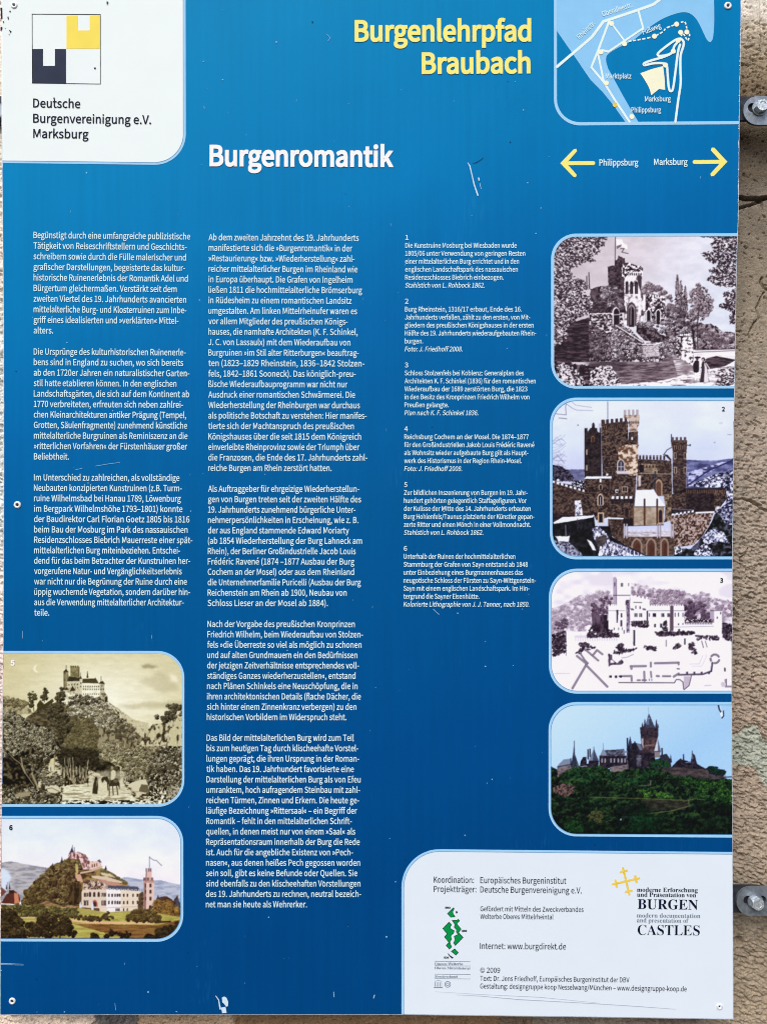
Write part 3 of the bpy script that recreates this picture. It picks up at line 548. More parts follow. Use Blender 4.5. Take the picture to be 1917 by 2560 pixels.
# ------------------------------------------------------------------ the six castle pictures, printed flat on the board
CELL = 1.4
class Pic:
    def __init__(s, ox, oy, k, x0, x1, y0, y1):
        s.xs = np.arange(x0, x1, CELL); s.ys = np.arange(y0, y1, CELL); s.ox, s.oy, s.k = ox, oy, k
        X, Y = np.meshgrid(s.xs, s.ys); s.X = (X - ox) * k; s.Y = (Y - oy) * k; s.c = CELL * k; s.im = np.zeros(X.shape + (3,)) + 200.0; s.seed = 0
    def n(s, sx, sy=None, o=3, k=None, g=0.6):
        if k is None: s.seed += 1; k = s.seed
        r = fbm(s.X / sx + k * 31.7, s.Y / (sy or sx) + k * 11.3, k, o, g); r = (r - r.mean()) / (r.std() + 1e-9); return np.clip(0.5 + r * 0.29, 0, 1)
    def mask(s, pts, warp=0, ws=25):
        P = np.array(pts, float); b = (s.X > P[:, 0].min() - warp - s.c) & (s.X < P[:, 0].max() + warp + s.c) & (s.Y > P[:, 1].min() - warp - s.c) & (s.Y < P[:, 1].max() + warp + s.c)
        m = np.zeros(s.X.shape)
        if not b.any(): return m
        X, Y = s.X[b], s.Y[b]; s.seed += 1
        if warp:
            k = s.seed; X = X + warp * 2 * (fbm(X / ws + k, Y / ws, k, 3, .7) - .5); Y = Y + warp * 2 * (fbm(X / ws, Y / ws + k * 3, k + 5, 3, .7) - .5)
        q_ = s.c / 4; m[b] = sum(inpoly(X + a, Y + c, pts) for a, c in ((-q_, -q_), (q_, -q_), (-q_, q_), (q_, q_))) / 4.0; return m
    def put(s, m, col):
        s.im = s.im * (1 - m[..., None]) + np.asarray(col, float) * m[..., None]
    def soft(s, pts, col, a=1.0, n=6, warp=10, ws=30):
        m = s.mask(pts, warp, ws)
        for _ in range(n): q_ = np.pad(m, 1, 'edge'); m = (q_[:-2, 1:-1] + q_[2:, 1:-1] + q_[1:-1, :-2] + q_[1:-1, 2:] + q_[1:-1, 1:-1]) / 5
        s.put(m * a, col)
    def fill(s, pts, col, warp=0, ws=25): s.put(s.mask(pts, warp, ws), col)
    def ramp(s, t, cols):
        xs = np.linspace(0, 1, len(cols)); return np.stack([np.interp(t, xs, [c[i] for c in cols]) for i in range(3)], -1)
    def tex(s, pts, cols, sx, sy=None, warp=0, ws=25, hard=1.0, o=3, ridge=False):
        t = s.n(sx, sy, o); 
        if ridge: t = np.clip(np.abs(2 * t - 1) * 1.6, 0, 1)
        t = np.clip(0.5 + (t - 0.5) * hard, 0, 1); s.put(s.mask(pts, warp, ws) if pts is not None else np.ones(s.X.shape), s.ramp(t, cols))
    def line(s, pts, w, col, a=1.0):
        P = pts; d = np.full(s.X.shape, 1e9)
        for (x0, y0), (x1, y1) in zip(P, P[1:]):
            L = (x1 - x0) ** 2 + (y1 - y0) ** 2 + 1e-9; t = np.clip(((s.X - x0) * (x1 - x0) + (s.Y - y0) * (y1 - y0)) / L, 0, 1)
            d = np.minimum(d, np.hypot(s.X - x0 - t * (x1 - x0), s.Y - y0 - t * (y1 - y0)))
        s.put(np.clip((w / 2 - d) / s.c + 0.5, 0, 1) * a * min(1, w / s.c * 1.2), col)
    def ell(s, x, y, rx, ry, col, warp=0):
        s.fill([(x + rx * math.cos(a), y + ry * math.sin(a)) for a in [k * math.pi / 10 for k in range(20)]], col, warp, 14)
    def merl(s, x0, y0, x1, y1, h, n, col):
        """battlements along a slope: n merlons of height h"""
        for i in range(n):
            a = i / n; b = (i + 0.58) / n; s.fill([(x0 + (x1 - x0) * a, y0 + (y1 - y0) * a + 2), (x0 + (x1 - x0) * a, y0 + (y1 - y0) * a - h), (x0 + (x1 - x0) * b, y0 + (y1 - y0) * b - h), (x0 + (x1 - x0) * b, y0 + (y1 - y0) * b + 2)], col)
    def arch(s, x, y0, y1, w, col):
        s.fill([(x - w / 2, y1), (x - w / 2, y0 + w * .6), (x - w * .3, y0 + w * .2), (x, y0), (x + w * .3, y0 + w * .2), (x + w / 2, y0 + w * .6), (x + w / 2, y1)], col)
    def clumps(s, pts, n, r, cols, seed=0, dark=None):
        """round leafy clumps with a lit upper rim, as engravers and lithographers draw crowns"""
        R = random.Random(seed); xs = [p[0] for p in pts]; ys = [p[1] for p in pts]; got = []
        while len(got) < n:
            x, y = R.uniform(min(xs), max(xs)), R.uniform(min(ys), max(ys))
            if inpoly(np.array([x]), np.array([y]), pts)[0]: got.append((y, x))
        for y, x in sorted(got):
            rr = r * R.uniform(.6, 1.25); c = cols[R.randrange(len(cols))]; b = (np.abs(s.X - x) < rr * 1.6) & (np.abs(s.Y - y) < rr * 1.6)
            X, Y = s.X[b], s.Y[b]; d = np.hypot(X - x, (Y - y) * 1.15) / rr + 0.9 * (fbm(X / (rr * .45) + x, Y / (rr * .45), R.randrange(9), 2) - .5)
            al = np.clip((1 - d) / 0.25, 0, 1)[:, None]; t = np.clip(0.42 - (Y - y) / rr * .42 - (X - x) / rr * .12 + 1.5 * (fbm(X / (rr * .38), Y / (rr * .38) + y, 3, 2) - .5), 0, 1)[:, None]
            dk = np.array(dark if dark is not None else [v * .25 for v in c]); s.im[b] = s.im[b] * (1 - al) + (dk * (1 - t) + np.array(c) * t) * al
    def leaves(s, pts, n, w, h, cols, seed=0, ang=0.5, spread=0.8):
        R = random.Random(seed); xs = [p[0] for p in pts]; ys = [p[1] for p in pts]; A = np.array([[R.uniform(min(xs), max(xs)), R.uniform(min(ys), max(ys))] for _ in range(n * 3)]); A = A[inpoly(A[:, 0], A[:, 1], pts)][:n]
        x00, y00 = s.X[0, 0], s.Y[0, 0]; H_, W_ = s.X.shape; m = int(max(w, h) / s.c) + 2
        for x, y in A:
            j = int((x - x00) / s.c); i = int((y - y00) / s.c); i0, i1, j0, j1 = max(0, i - m), min(H_, i + m + 1), max(0, j - m), min(W_, j + m + 1)
            if i0 >= i1 or j0 >= j1: continue
            a = ang + R.gauss(0, spread); ca, sa = math.cos(a), math.sin(a); X = s.X[i0:i1, j0:j1] - x; Y = s.Y[i0:i1, j0:j1] - y
            d = np.hypot((X * ca + Y * sa) / w, (-X * sa + Y * ca) / h); al = np.clip((1.15 - d) * 1.4, 0, 1)[..., None]; c = np.array(cols[R.randrange(len(cols))], float)
            s.im[i0:i1, j0:j1] = s.im[i0:i1, j0:j1] * (1 - al) + c * al
    def build(s, parent, side, xc, yt, yb, r):
        h, w = s.im.shape[:2]; px = np.tile(s.xs, (h, 1)); py = np.tile(s.ys[:, None], (1, w)); k = PX
        V = np.stack([(px - 958.5) * k, np.full(px.shape, -3 * DZ), CZ + (1280 - py) * k], -1).reshape(-1, 3) - np.array(board.location)
        cx = (px[:-1, :-1] + CELL / 2); cy = (py[:-1, :-1] + CELL / 2)
        if side == 'R': ed = cx < np.interp(cy, [p[0] for p in RE], [p[1] for p in RE]) - 1.6; dx = np.maximum(0, xc + r - cx)
        else: ed = cx > np.interp(cy, [p[0] for p in LE], [p[1] for p in LE]) + 1.6; dx = np.maximum(0, cx - (xc - r))
        dy = np.maximum(0, np.maximum(yt + r - cy, cy - (yb - r))); keep = ed & (np.hypot(dx, dy) < r)
        i = np.arange(h * w).reshape(h, w); F = np.stack([i[1:, :-1], i[1:, 1:], i[:-1, 1:], i[:-1, :-1]], -1)[keep]
        m_ = np.pad(s.im, ((1, 1), (1, 1), (0, 0)), 'edge'); bl = sum(m_[a:a + h, b:b + w] * wt for a, b, wt in ((0, 0, 1), (0, 1, 2), (0, 2, 1), (1, 0, 2), (1, 1, 4), (1, 2, 2), (2, 0, 1), (2, 1, 2), (2, 2, 1))) / 16.0
        s.im = bl * 0.55 + s.im * 0.45; s.im = s.im + (fbm(s.X / 9.0, s.Y / 9.0, 3, 3)[..., None] - 0.5) * 26 * np.clip(1.15 - s.im.mean(-1, keepdims=True) / 255, 0.12, 1)
        c = s.im.reshape(-1, 3); c = np.clip(lin(np.clip(c, 3, 255)) / LIT, 0.004, 0.9)
        me = fast_mesh('picture', V, F, c, 'print'); me.materials.append(M['pic']); o = bpy.data.objects.new('picture', me); COL.objects.link(o); o.parent = parent; return o

# picture 1: steel engraving of an ivy-clad ruin
P = Pic(1360, 570, 3.312, 1382, 1842, 590, 970)
K = (34, 22, 32); Dk = (66, 50, 60); Md = (120, 104, 114); Lt = (232, 226, 236); Wh = (246, 243, 252); Mv = (160, 146, 156)
P.im = P.ramp(np.clip((P.X - 200) / 1400 + (P.Y - 300) / 1400 * .5, 0, 1), [(204, 194, 204), (214, 206, 216), (226, 226, 240), (222, 228, 244)]); P.im += (P.n(120, 60)[..., None] - .5) * 14
P.tex([(1000, 800), (1180, 770), (1300, 790), (1420, 810), (1480, 860), (1600, 870), (1600, 1010), (1000, 1010)], [K, Dk, Md, Mv], 26, 20, 14, 30, 2.2)
P.clumps([(1260, 830), (1590, 880), (1590, 990), (1260, 990)], 60, 26, [Mv, Md, Lt], 3, Dk)
P.clumps([(815, 450), (930, 480), (1020, 530), (1070, 620), (1100, 760), (820, 760)], 60, 26, [(196, 184, 194), (170, 156, 168)], 4, Dk)
for x, t in ((1098, 380), (1130, 420), (1165, 480)): P.leaves([(x - 18, 640), (x - 12, t + 60), (x, t), (x + 12, t + 60), (x + 20, 700), (x + 16, 760), (x - 18, 760)], 190, 11, 5, [Dk, K, Md, Mv], int(x), -1.3, .4)
P.clumps([(1200, 600), (1215, 520), (1265, 460), (1330, 500), (1390, 590), (1380, 690), (1300, 770), (1230, 740)], 75, 22, [Mv, (190, 178, 190)], 5, Md); P.leaves([(1200, 600), (1215, 520), (1265, 460), (1330, 500), (1390, 590), (1380, 690), (1300, 770), (1230, 740)], 300, 9, 4, [Dk, K, Mv], 8)
P.line([(1268, 1000), (1265, 800), (1282, 640)], 9, Dk)
P.clumps([(1000, 640), (1130, 660), (1240, 740), (1240, 830), (1000, 800)], 60, 22, [Md, Mv, Lt], 6, K)
# keep and walls
P.tex([(523, 322), (560, 312), (585, 312), (585, 270), (605, 262), (612, 228), (630, 240), (642, 240), (650, 250), (664, 250), (666, 300), (690, 330), (672, 560), (640, 640), (540, 640), (530, 480)], [K, Dk, Dk, (92, 74, 84)], 14, 14, 3, 20, 1.4)
P.tex([(660, 330), (680, 290), (720, 300), (800, 318), (816, 320), (812, 405), (798, 410), (796, 560), (815, 790), (660, 800)], [Md, Lt, Wh, Wh], 22, 26, 3, 14, 1.0)
P.tex([(640, 290), (700, 285), (760, 310), (812, 320), (808, 372), (770, 360), (700, 372), (660, 420), (640, 420)], [K, Dk, Mv, Wh], 13, 13, 8, 14, 2.4)
for i in range(7): P.arch(690 + i * 18, 372, 394, 9, K)
P.fill([(765, 395), (805, 400), (800, 540), (776, 470)], Dk, 4)
for x, w in ((683, 24), (720, 26), (760, 26)): P.arch(x, 440, 545, w, K); P.line([(x, 470), (x, 545)], 3, Mv)
P.arch(720, 612, 810, 76, Dk); P.arch(722, 630, 815, 56, (150, 136, 146)); P.arch(720, 650, 820, 44, K); P.line([(716, 660), (714, 800)], 7, Mv)
P.tex([(800, 555), (838, 550), (838, 720), (800, 730)], [Dk, Lt, Wh], 20, 40, 2, 20, 1.4); P.fill([(818, 560), (834, 560), (834, 690), (818, 690)], Wh)
P.tex([(838, 560), (900, 548), (1000, 570), (992, 800), (838, 800)], [K, Dk, Md, Wh], 16, 16, 5, 16, 2.2); P.merl(870, 566, 1000, 586, 18, 6, Wh)
for x in (862, 942): P.arch(x, 670, 790, 44, Wh); P.arch(x, 680, 795, 30, K)
P.tex([(380, 510), (460, 480), (540, 485), (640, 560), (680, 700), (560, 720), (380, 710)], [K, Dk, (90, 74, 84)], 20, 20, 8, 20, 1.3)
P.clumps([(470, 500), (560, 480), (640, 520), (660, 660), (560, 650), (480, 620)], 70, 22, [Mv, Md, Lt], 7, K)
P.clumps([(380, 560), (520, 640), (500, 700), (380, 700)], 30, 22, [Md, Dk], 8, K)
P.tex([(372, 706), (550, 700), (640, 700), (660, 830), (560, 830), (552, 980), (372, 980)], [K, Dk, Md, Lt], 15, 10, 3, 15, 1.6); P.line([(372, 712), (640, 706)], 7, Wh); P.line([(400, 780), (550, 776)], 4, Lt)
P.arch(592, 652, 800, 62, Lt); P.arch(596, 664, 810, 46, K); P.line([(556, 720), (625, 716)], 6, Lt)
P.tex([(170, 800), (372, 740), (372, 1110), (80, 1110), (80, 980), (130, 960)], [K, K, Dk, (84, 66, 76)], 60, 8, 6, 20, 1.2)
P.tex([(372, 880), (552, 880), (560, 1100), (372, 1110)], [K, Dk, Md, Mv], 12, 12, 4, 20, 2); P.arch(482, 1015, 1105, 36, K); P.clumps([(380, 800), (470, 860), (560, 1000), (540, 1090), (380, 1080)], 60, 20, [Md, Mv], 9, K)
P.tex([(560, 820), (700, 830), (830, 960), (960, 960), (1060, 900), (1230, 860), (1230, 1120), (560, 1110)], [K, Dk, Md, Lt], 14, 12, 6, 16, 2.0)
P.clumps([(560, 830), (640, 800), (800, 940), (1060, 960), (1060, 1070), (560, 1100)], 190, 20, [Lt, Mv, Md, Wh], 10, K)
P.tex([(760, 800), (850, 780), (960, 880), (1060, 920), (950, 950), (820, 930), (760, 860)], [K, K, Dk, Md], 18, 18, 6, 20, 1.6); P.clumps([(770, 790), (900, 760), (1040, 780), (1220, 830), (1220, 880), (1050, 870), (920, 860)], 80, 17, [Lt, Mv, Wh], 11, K)
P.line([(590, 806), (812, 946)], 7, Wh); P.line([(600, 824), (800, 955)], 5, K); P.line([(806, 965), (945, 962)], 8, Wh); P.tex([(810, 975), (940, 975), (950, 1060), (820, 1070)], [Md, Lt, Mv, Lt], 16, 9, 2, 10)
P.clumps([(1000, 900), (1110, 900), (1130, 1010), (1000, 1080)], 50, 20, [Md, Lt], 12, K)
P.tex([(1120, 880), (1232, 880), (1230, 1135), (1150, 1110), (1105, 1060)], [Dk, Lt, Wh, Wh], 18, 16, 2, 14, 2.0); P.tex([(1090, 900), (1150, 900), (1130, 1100), (1090, 1060)], [K, Dk, Lt], 12, 12, 8, 12, 2); P.merl(1122, 892, 1232, 886, 14, 7, Wh); P.line([(1122, 900), (1232, 895)], 5, K); P.arch(1128, 960, 990, 20, K)
P.fill([(1215, 830), (1245, 850), (1232, 980), (1222, 900)], K, 3)
# lawn, path, couple
P.tex([(380, 1110), (620, 1105), (960, 1110), (1050, 1040), (1120, 1080), (1240, 1150), (1230, 1230), (900, 1280), (560, 1300), (330, 1180)], [Dk, (86, 70, 80), Md, (132, 116, 126), Mv], 60, 9, 4, 30, 0.9); P.soft([(330, 1110), (700, 1105), (640, 1180), (420, 1180)], K, .5, 8)
P.tex([(1050, 1040), (1220, 1140), (1230, 1200), (1100, 1220)], [Md, Mv, Lt], 60, 7, 2, 30); P.tex([(1235, 1010), (1590, 1005), (1590, 1240), (1235, 1140)], [Lt, Wh, Wh], 80, 12); P.line([(1235, 1030), (1590, 1015)], 4, K); P.line([(1250, 1010), (1590, 1002)], 5, Dk)
P.tex([(1290, 1160), (1340, 1080), (1420, 1060), (1590, 1092), (1480, 1150), (1340, 1175)], [K, Dk, (96, 80, 90)], 40, 9, 2, 30); P.tex([(600, 1300), (980, 1262), (1240, 1190), (1590, 1130), (1590, 1330), (600, 1330)], [Md, Wh, Wh, Wh], 50, 9, 3, 30, 1.2)
P.tex([(1110, 1260), (1280, 1245), (1380, 1265), (1240, 1285)], [Dk, Md, Mv], 40, 8); P.leaves([(1370, 1190), (1590, 1150), (1590, 1320), (1400, 1300), (1450, 1250)], 230, 14, 5, [K, Dk, Lt], 13, 0, .5)
P.tex([(80, 1080), (220, 1120), (400, 1150), (560, 1180), (600, 1320), (80, 1320)], [K, K, Dk, Md], 24, 14, 16, 30, 1.2)
P.leaves([(90, 1190), (120, 1130), (180, 1115), (225, 1150), (260, 1170), (290, 1215), (320, 1240), (345, 1330), (120, 1330)], 380, 13, 6, [Wh, Lt, K], 14); P.leaves([(380, 1190), (460, 1140), (560, 1150), (640, 1310), (380, 1310)], 420, 13, 6, [Wh, Lt, K], 15)
P.soft([(1215, 1180), (1400, 1170), (1420, 1290), (1200, 1290)], Wh, .5, 6); P.fill([(1230, 1130), (1244, 1102), (1262, 1094), (1280, 1104), (1276, 1190), (1262, 1205), (1234, 1195)], K, 1); P.fill([(1245, 1195), (1262, 1200), (1256, 1260), (1244, 1262)], Wh); P.fill([(1262, 1195), (1280, 1195), (1276, 1265), (1264, 1265)], Wh); P.ell(1264, 1084, 11, 13, Dk); P.ell(1266, 1072, 26, 8, K)
P.fill([(1300, 1130), (1306, 1104), (1330, 1108), (1345, 1150), (1356, 1240), (1366, 1276), (1284, 1280), (1298, 1190)], (60, 46, 56), 1); P.fill([(1322, 1110), (1342, 1150), (1360, 1272), (1318, 1278), (1326, 1180)], Lt, 1); P.ell(1314, 1088, 15, 16, K); P.ell(1310, 1092, 9, 10, (196, 182, 190)); P.line([(1336, 1120), (1366, 1165)], 8, Lt)
# near foliage
LT = [(70, 60), (500, 70), (500, 130), (400, 190), (470, 180), (380, 240), (410, 285), (330, 270), (230, 330), (200, 380), (240, 420), (310, 430), (380, 500), (290, 520), (400, 600), (380, 700), (250, 750), (170, 850), (200, 890), (130, 960), (70, 980)]
P.tex(LT, [K, K, Dk, Md, Lt], 12, 10, 16, 18, 2.2); P.leaves(LT, 2300, 14, 5, [Lt, Wh, Mv, K, Dk], 16, 0.5, 0.7); P.leaves([(x + 25, y) for x, y in LT], 500, 12, 5, [K, Dk], 17, 0.6, 0.6)
P.line([(368, 370), (372, 500)], 7, K); P.line([(350, 400), (352, 500)], 8, Dk)
for sh, n_ in (([(1350, 62), (1600, 62), (1600, 290), (1500, 310), (1420, 300), (1330, 260), (1295, 205), (1400, 190), (1380, 130), (1420, 100)], 700), ([(1440, 310), (1600, 300), (1600, 480), (1500, 500), (1440, 480), (1340, 430), (1400, 380), (1350, 360)], 520), ([(1480, 540), (1600, 500), (1600, 720), (1530, 790), (1560, 700), (1430, 640), (1500, 620)], 430), ([(1530, 720), (1600, 680), (1600, 800), (1540, 790)], 80)):
    P.leaves(sh, n_, 14, 5, [K, Dk, K, Lt], 20 + n_, 0.3, 0.8)
P.leaves([(1270, 66), (1600, 62), (1600, 90), (1300, 76)], 60, 12, 4, [K], 30, 0, .3)
P.line([(587, 75), (584, 312)], 5, K); P.fill([(592, 92), (640, 96), (652, 124), (684, 140), (690, 180), (640, 160), (596, 180)], Wh, 4); P.fill([(594, 150), (640, 136), (632, 160), (598, 176)], Md, 3); P.line([(628, 172), (660, 170), (640, 200), (664, 206), (692, 212)], 6, Dk)
pic1 = P.build(board, 'R', 1384, 591.5, 965.5, 56); frame(pic1, 'R', 1839.5, 1376.8, 1384.2, 584, 591.8, 965.3, 971.6, 63, t2=583, ti2=590.5, b2=971, bi2=964.5)
TEXTS['n1'].build('numeral', M['head'], pic1)

# picture 2: photograph of a castle in snow
P = Pic(1360, 980, 3.312, 1378, 1840, 999, 1396)
P.im = P.ramp(np.clip((P.Y - 70) / 560, 0, 1), [(226, 234, 255), (222, 232, 255), (212, 224, 250), (206, 214, 246)]); P.im += (P.n(260, 160)[..., None] - .5) * 9
BR = [(28, 18, 24), (56, 41, 41), (80, 63, 58), (108, 88, 78)]; BRD = [(22, 15, 22), (40, 30, 36), (58, 46, 48)]; SN = (236, 240, 255); TA = (172, 150, 138)
P.tex([(1175, 562), (1300, 566), (1420, 566), (1570, 548), (1570, 900), (1175, 900)], [(58, 60, 104), (96, 100, 150), (132, 138, 186)], 60, 20, 3, 40); P.tex([(1185, 660), (1400, 600), (1540, 560), (1300, 700), (1190, 760)], [(60, 58, 104), (150, 152, 206), (206, 210, 246)], 30, 14, 8, 30, 1.5)
P.tex([(1185, 780), (1380, 690), (1570, 640), (1570, 1370), (1450, 1370), (1500, 900), (1500, 800)], [(14, 14, 34), (56, 54, 96), (170, 174, 206), SN], 15, 13, 4, 30, 1.5)
P.line([(1180, 775), (1360, 650), (1570, 560)], 11, (40, 38, 84)); P.line([(1280, 790), (1420, 700), (1570, 690)], 8, (44, 42, 80), .8)
P.tex([(60, 660), (190, 640), (330, 640), (330, 740), (60, 740)], [(90, 92, 134), (130, 134, 176)], 50, 20, 4); P.tex([(60, 600), (130, 610), (200, 650), (240, 700), (240, 740), (60, 740)], [(14, 12, 26), (40, 34, 52), (86, 80, 104)], 12, 12, 10, 16, 2)
P.tex([(60, 740), (400, 800), (400, 1100), (60, 1100)], BRD, 20, 14, 0); P.tex([(60, 740), (340, 830), (380, 1000), (240, 1020), (60, 1010)], BR, 15, 12, 0, 20, 1.0); P.merl(65, 748, 350, 832, 16, 8, SN); P.tex([(220, 730), (330, 735), (335, 800), (230, 780)], [(16, 14, 28), (60, 56, 80), SN], 10, 10, 5, 12, 2)
R_ = random.Random(3)
for i in range(26): x, y = 62, R_.uniform(400, 640); P.line([(x, y), (x + R_.uniform(40, 80), y - R_.uniform(-30, 60)), (x + R_.uniform(70, 125), y - R_.uniform(-60, 70))], 2.2, (70, 66, 96), .75)
P.line([(90, 180), (180, 190), (175, 120), (180, 100)], 4, (80, 80, 110)); P.line([(175, 95), (240, 140), (270, 150), (400, 155)], 3, (70, 70, 100)); P.line([(230, 85), (260, 110), (390, 128)], 3, (90, 90, 120)); P.line([(120, 215), (185, 222)], 5, (90, 90, 120))
# left stepped gable, keep, round tower
P.tex([(330, 300), (356, 298), (358, 330), (378, 300), (392, 296), (395, 262), (405, 252), (415, 262), (418, 296), (436, 300), (440, 330), (468, 340), (470, 720), (330, 720)], BRD, 16, 14); P.arch(400, 362, 416, 26, (140, 96, 70)); P.arch(400, 370, 416, 14, K)
P.fill([(446, 262), (468, 258), (468, 345), (448, 330)], (196, 196, 216)); P.tex([(470, 232), (500, 232), (500, 262), (690, 240), (700, 690), (480, 700)], BR, 13, 10, 1, 20, 1.5)
P.merl(472, 262, 700, 244, 32, 6, (56, 42, 46)); P.line([(475, 274), (700, 256)], 10, (60, 44, 44))
for i in range(12): P.arch(486 + i * 18, 284 - i * 1.3, 306 - i * 1.3, 11, (38, 26, 30)); 
for i in range(12): P.line([(478 + i * 18, 306 - i * 1.3), (478 + i * 18, 288 - i * 1.3)], 3.5, (150, 116, 92))
P.tex([(656, 190), (788, 190), (784, 270), (770, 290), (778, 680), (690, 680), (700, 250), (690, 220), (656, 215)], [(110, 86, 78), TA, (214, 196, 184), (200, 186, 184)], 22, 16, 1, 20, 1.3); P.merl(656, 192, 792, 190, 44, 4, (176, 164, 172))
for i in range(5): P.arch(705 + i * 17, 240, 262, 10, (70, 50, 46))
P.tex([(610, 470), (650, 440), (700, 440), (775, 430), (775, 690), (700, 690), (610, 540)], [(100, 70, 54), TA, (224, 206, 186), (226, 210, 196)], 26, 20, 12, 22, 1.8); P.tex([(700, 330), (774, 330), (772, 430), (690, 440)], BR, 14, 10, 4); P.fill([(712, 368), (738, 368), (738, 402), (712, 402)], (50, 34, 34)); P.fill([(718, 374), (732, 374), (732, 396), (718, 396)], SN)
P.fill([(662, 480), (690, 470), (690, 520), (665, 500)], (92, 62, 48), 4); P.arch(633, 550, 655, 66, (206, 190, 186)); P.arch(633, 562, 652, 48, (60, 56, 76)); P.line([(633, 580), (633, 650)], 4, SN); P.line([(612, 620), (654, 620)], 4, SN); P.fill([(596, 658), (700, 658), (698, 680), (598, 680)], (204, 196, 208)); P.line([(595, 660), (700, 660)], 7, SN)
P.line([(524, 80), (524, 218)], 4.5, (60, 56, 84)); P.line([(464, 300), (464, 720)], 10, (30, 24, 40)); P.line([(472, 360), (472, 700)], 4, (120, 116, 140))
for y in (500, 630): P.fill([(345, y - 24), (356, y - 24), (356, y + 22), (345, y + 22)], TA)
# middle wing and right round tower
P.tex([(775, 560), (1050, 570), (1055, 860), (760, 860)], BR, 14, 10, 1, 20, 1.4); P.tex([(800, 590), (930, 600), (940, 670), (780, 660)], [(110, 92, 78), (140, 122, 106), (170, 150, 130)], 26, 12, 6); P.merl(782, 556, 1010, 560, 34, 8, (58, 44, 50)); P.line([(782, 560), (1010, 568)], 6, (44, 32, 38)); P.line([(782, 525), (960, 538)], 4, SN, .6)
P.fill([(785, 600), (822, 604), (822, 664), (785, 664)], (30, 22, 34)); P.line([(780, 672), (1045, 680)], 6, TA)
for i in range(9): P.arch(820 + i * 26, 604, 628, 14, (60, 40, 36)); P.arch(945 + i * 12, 650, 666, 7, (60, 40, 36))
P.line([(985, 520), (1015, 480), (1050, 460)], 6, (40, 36, 56)); P.fill([(985, 515), (1020, 520), (1050, 560), (1050, 580)], (50, 40, 48))
P.tex([(1050, 440), (1178, 440), (1176, 480), (1172, 800), (1150, 830), (1060, 840), (1060, 480)], [(34, 24, 30), (66, 50, 50), (98, 78, 72)], 14, 10, 1); P.tex([(1046, 400), (1180, 400), (1180, 450), (1050, 450)], BR, 14, 10); P.merl(1052, 408, 1186, 408, 34, 4, (92, 76, 80)); P.line([(1050, 352), (1050, 410)], 7, (34, 28, 44))
for i in range(7): P.arch(1067 + i * 17, 448, 476, 11, (38, 26, 28)); P.line([(1059 + i * 17, 446), (1059 + i * 17, 474)], 4, TA)
P.line([(1176, 438), (1205, 445)], 6, (60, 56, 80)); P.ell(1205, 440, 8, 9, (80, 76, 100))
for x, y in ((1080, 500), (1163, 500), (1083, 620), (1163, 620)): P.fill([(x - 12, y), (x + 12, y), (x + 12, y + 56), (x - 12, y + 56)], (176, 156, 140)); P.fill([(x - 6, y + 6), (x + 6, y + 6), (x + 6, y + 50), (x - 6, y + 50)], (38, 30, 40))
P.fill([(775, 690), (798, 690), (796, 780), (778, 782)], (206, 196, 200), 3); P.arch(945, 720, 860, 60, (180, 150, 128)); P.arch(945, 736, 860, 42, (96, 66, 56)); P.line([(915, 660), (915, 830)], 12, (40, 44, 60)); P.line([(905, 720), (925, 720)], 8, (90, 96, 110))
# lower walls
P.tex([(330, 700), (560, 700), (560, 1030), (430, 1060), (330, 880)], BR, 13, 10, 2, 20, 1.5); P.fill([(330, 720), (345, 698), (555, 700), (560, 716)], SN, 2)
P.tex([(555, 690), (760, 690), (740, 1100), (540, 1080)], BR, 13, 10, 2, 20, 1.4)
for i in range(10): P.arch(370 + i * 20, 800, 820, 12, (40, 28, 32))
P.fill([(455, 720), (472, 720), (472, 748), (455, 748)], SN); P.arch(465, 760, 810, 30, TA); P.arch(465, 768, 808, 18, K); P.arch(463, 838, 940, 50, (200, 178, 158)); P.arch(463, 852, 934, 34, (30, 26, 44)); P.line([(463, 870), (463, 930)], 4, SN)
P.fill([(440, 998), (494, 998), (494, 1082), (440, 1082)], (196, 170, 140)); P.fill([(452, 1008), (482, 1008), (482, 1080), (452, 1080)], (30, 24, 36)); P.fill([(640, 782), (690, 782), (690, 830), (640, 830)], TA); P.fill([(646, 788), (684, 788), (684, 824), (646, 824)], (40, 32, 40)); P.line([(665, 785), (665, 828)], 4, TA); P.fill([(585, 808), (612, 808), (608, 836), (588, 836)], SN); P.fill([(592, 814), (606, 814), (606, 830), (592, 830)], K)
P.merl(556, 884, 740, 882, 20, 5, SN); P.tex([(552, 885), (740, 885), (735, 920), (552, 915)], BRD, 12, 10); P.arch(680, 950, 1010, 40, (84, 66, 62)); P.arch(680, 958, 1020, 28, K)
P.tex([(1050, 850), (1160, 800), (1500, 800), (1510, 880), (1420, 1000), (1050, 1010)], BRD, 16, 12, 1); P.tex([(1400, 820), (1505, 810), (1505, 880), (1440, 960), (1405, 960)], BR, 12, 10, 2, 20, 1.5); P.line([(1150, 802), (1510, 796)], 8, (30, 24, 38)); P.tex([(1050, 850), (1170, 830), (1170, 960), (1050, 980)], BR, 14, 10)
for i in range(22): P.line([(1175 + i * 15, 812), (1175 + i * 15, 838)], 5, (150, 110, 84), .8)
P.line([(1060, 970), (1230, 975)], 8, (96, 92, 120)); P.arch(1125, 920, 950, 44, (40, 28, 34))
P.tex([(1040, 1060), (1060, 1030), (1240, 1000), (1400, 1000), (1360, 1110), (1300, 1200), (1230, 1265), (1075, 1290)], [(44, 28, 32), (96, 70, 62), (150, 124, 112), (190, 172, 172)], 12, 12, 4, 20, 1.7); P.merl(1052, 1040, 1250, 1006, 26, 6, (74, 54, 52)); P.merl(1052, 1022, 1250, 990, 14, 6, SN); P.line([(1255, 1000), (1400, 994)], 14, SN)
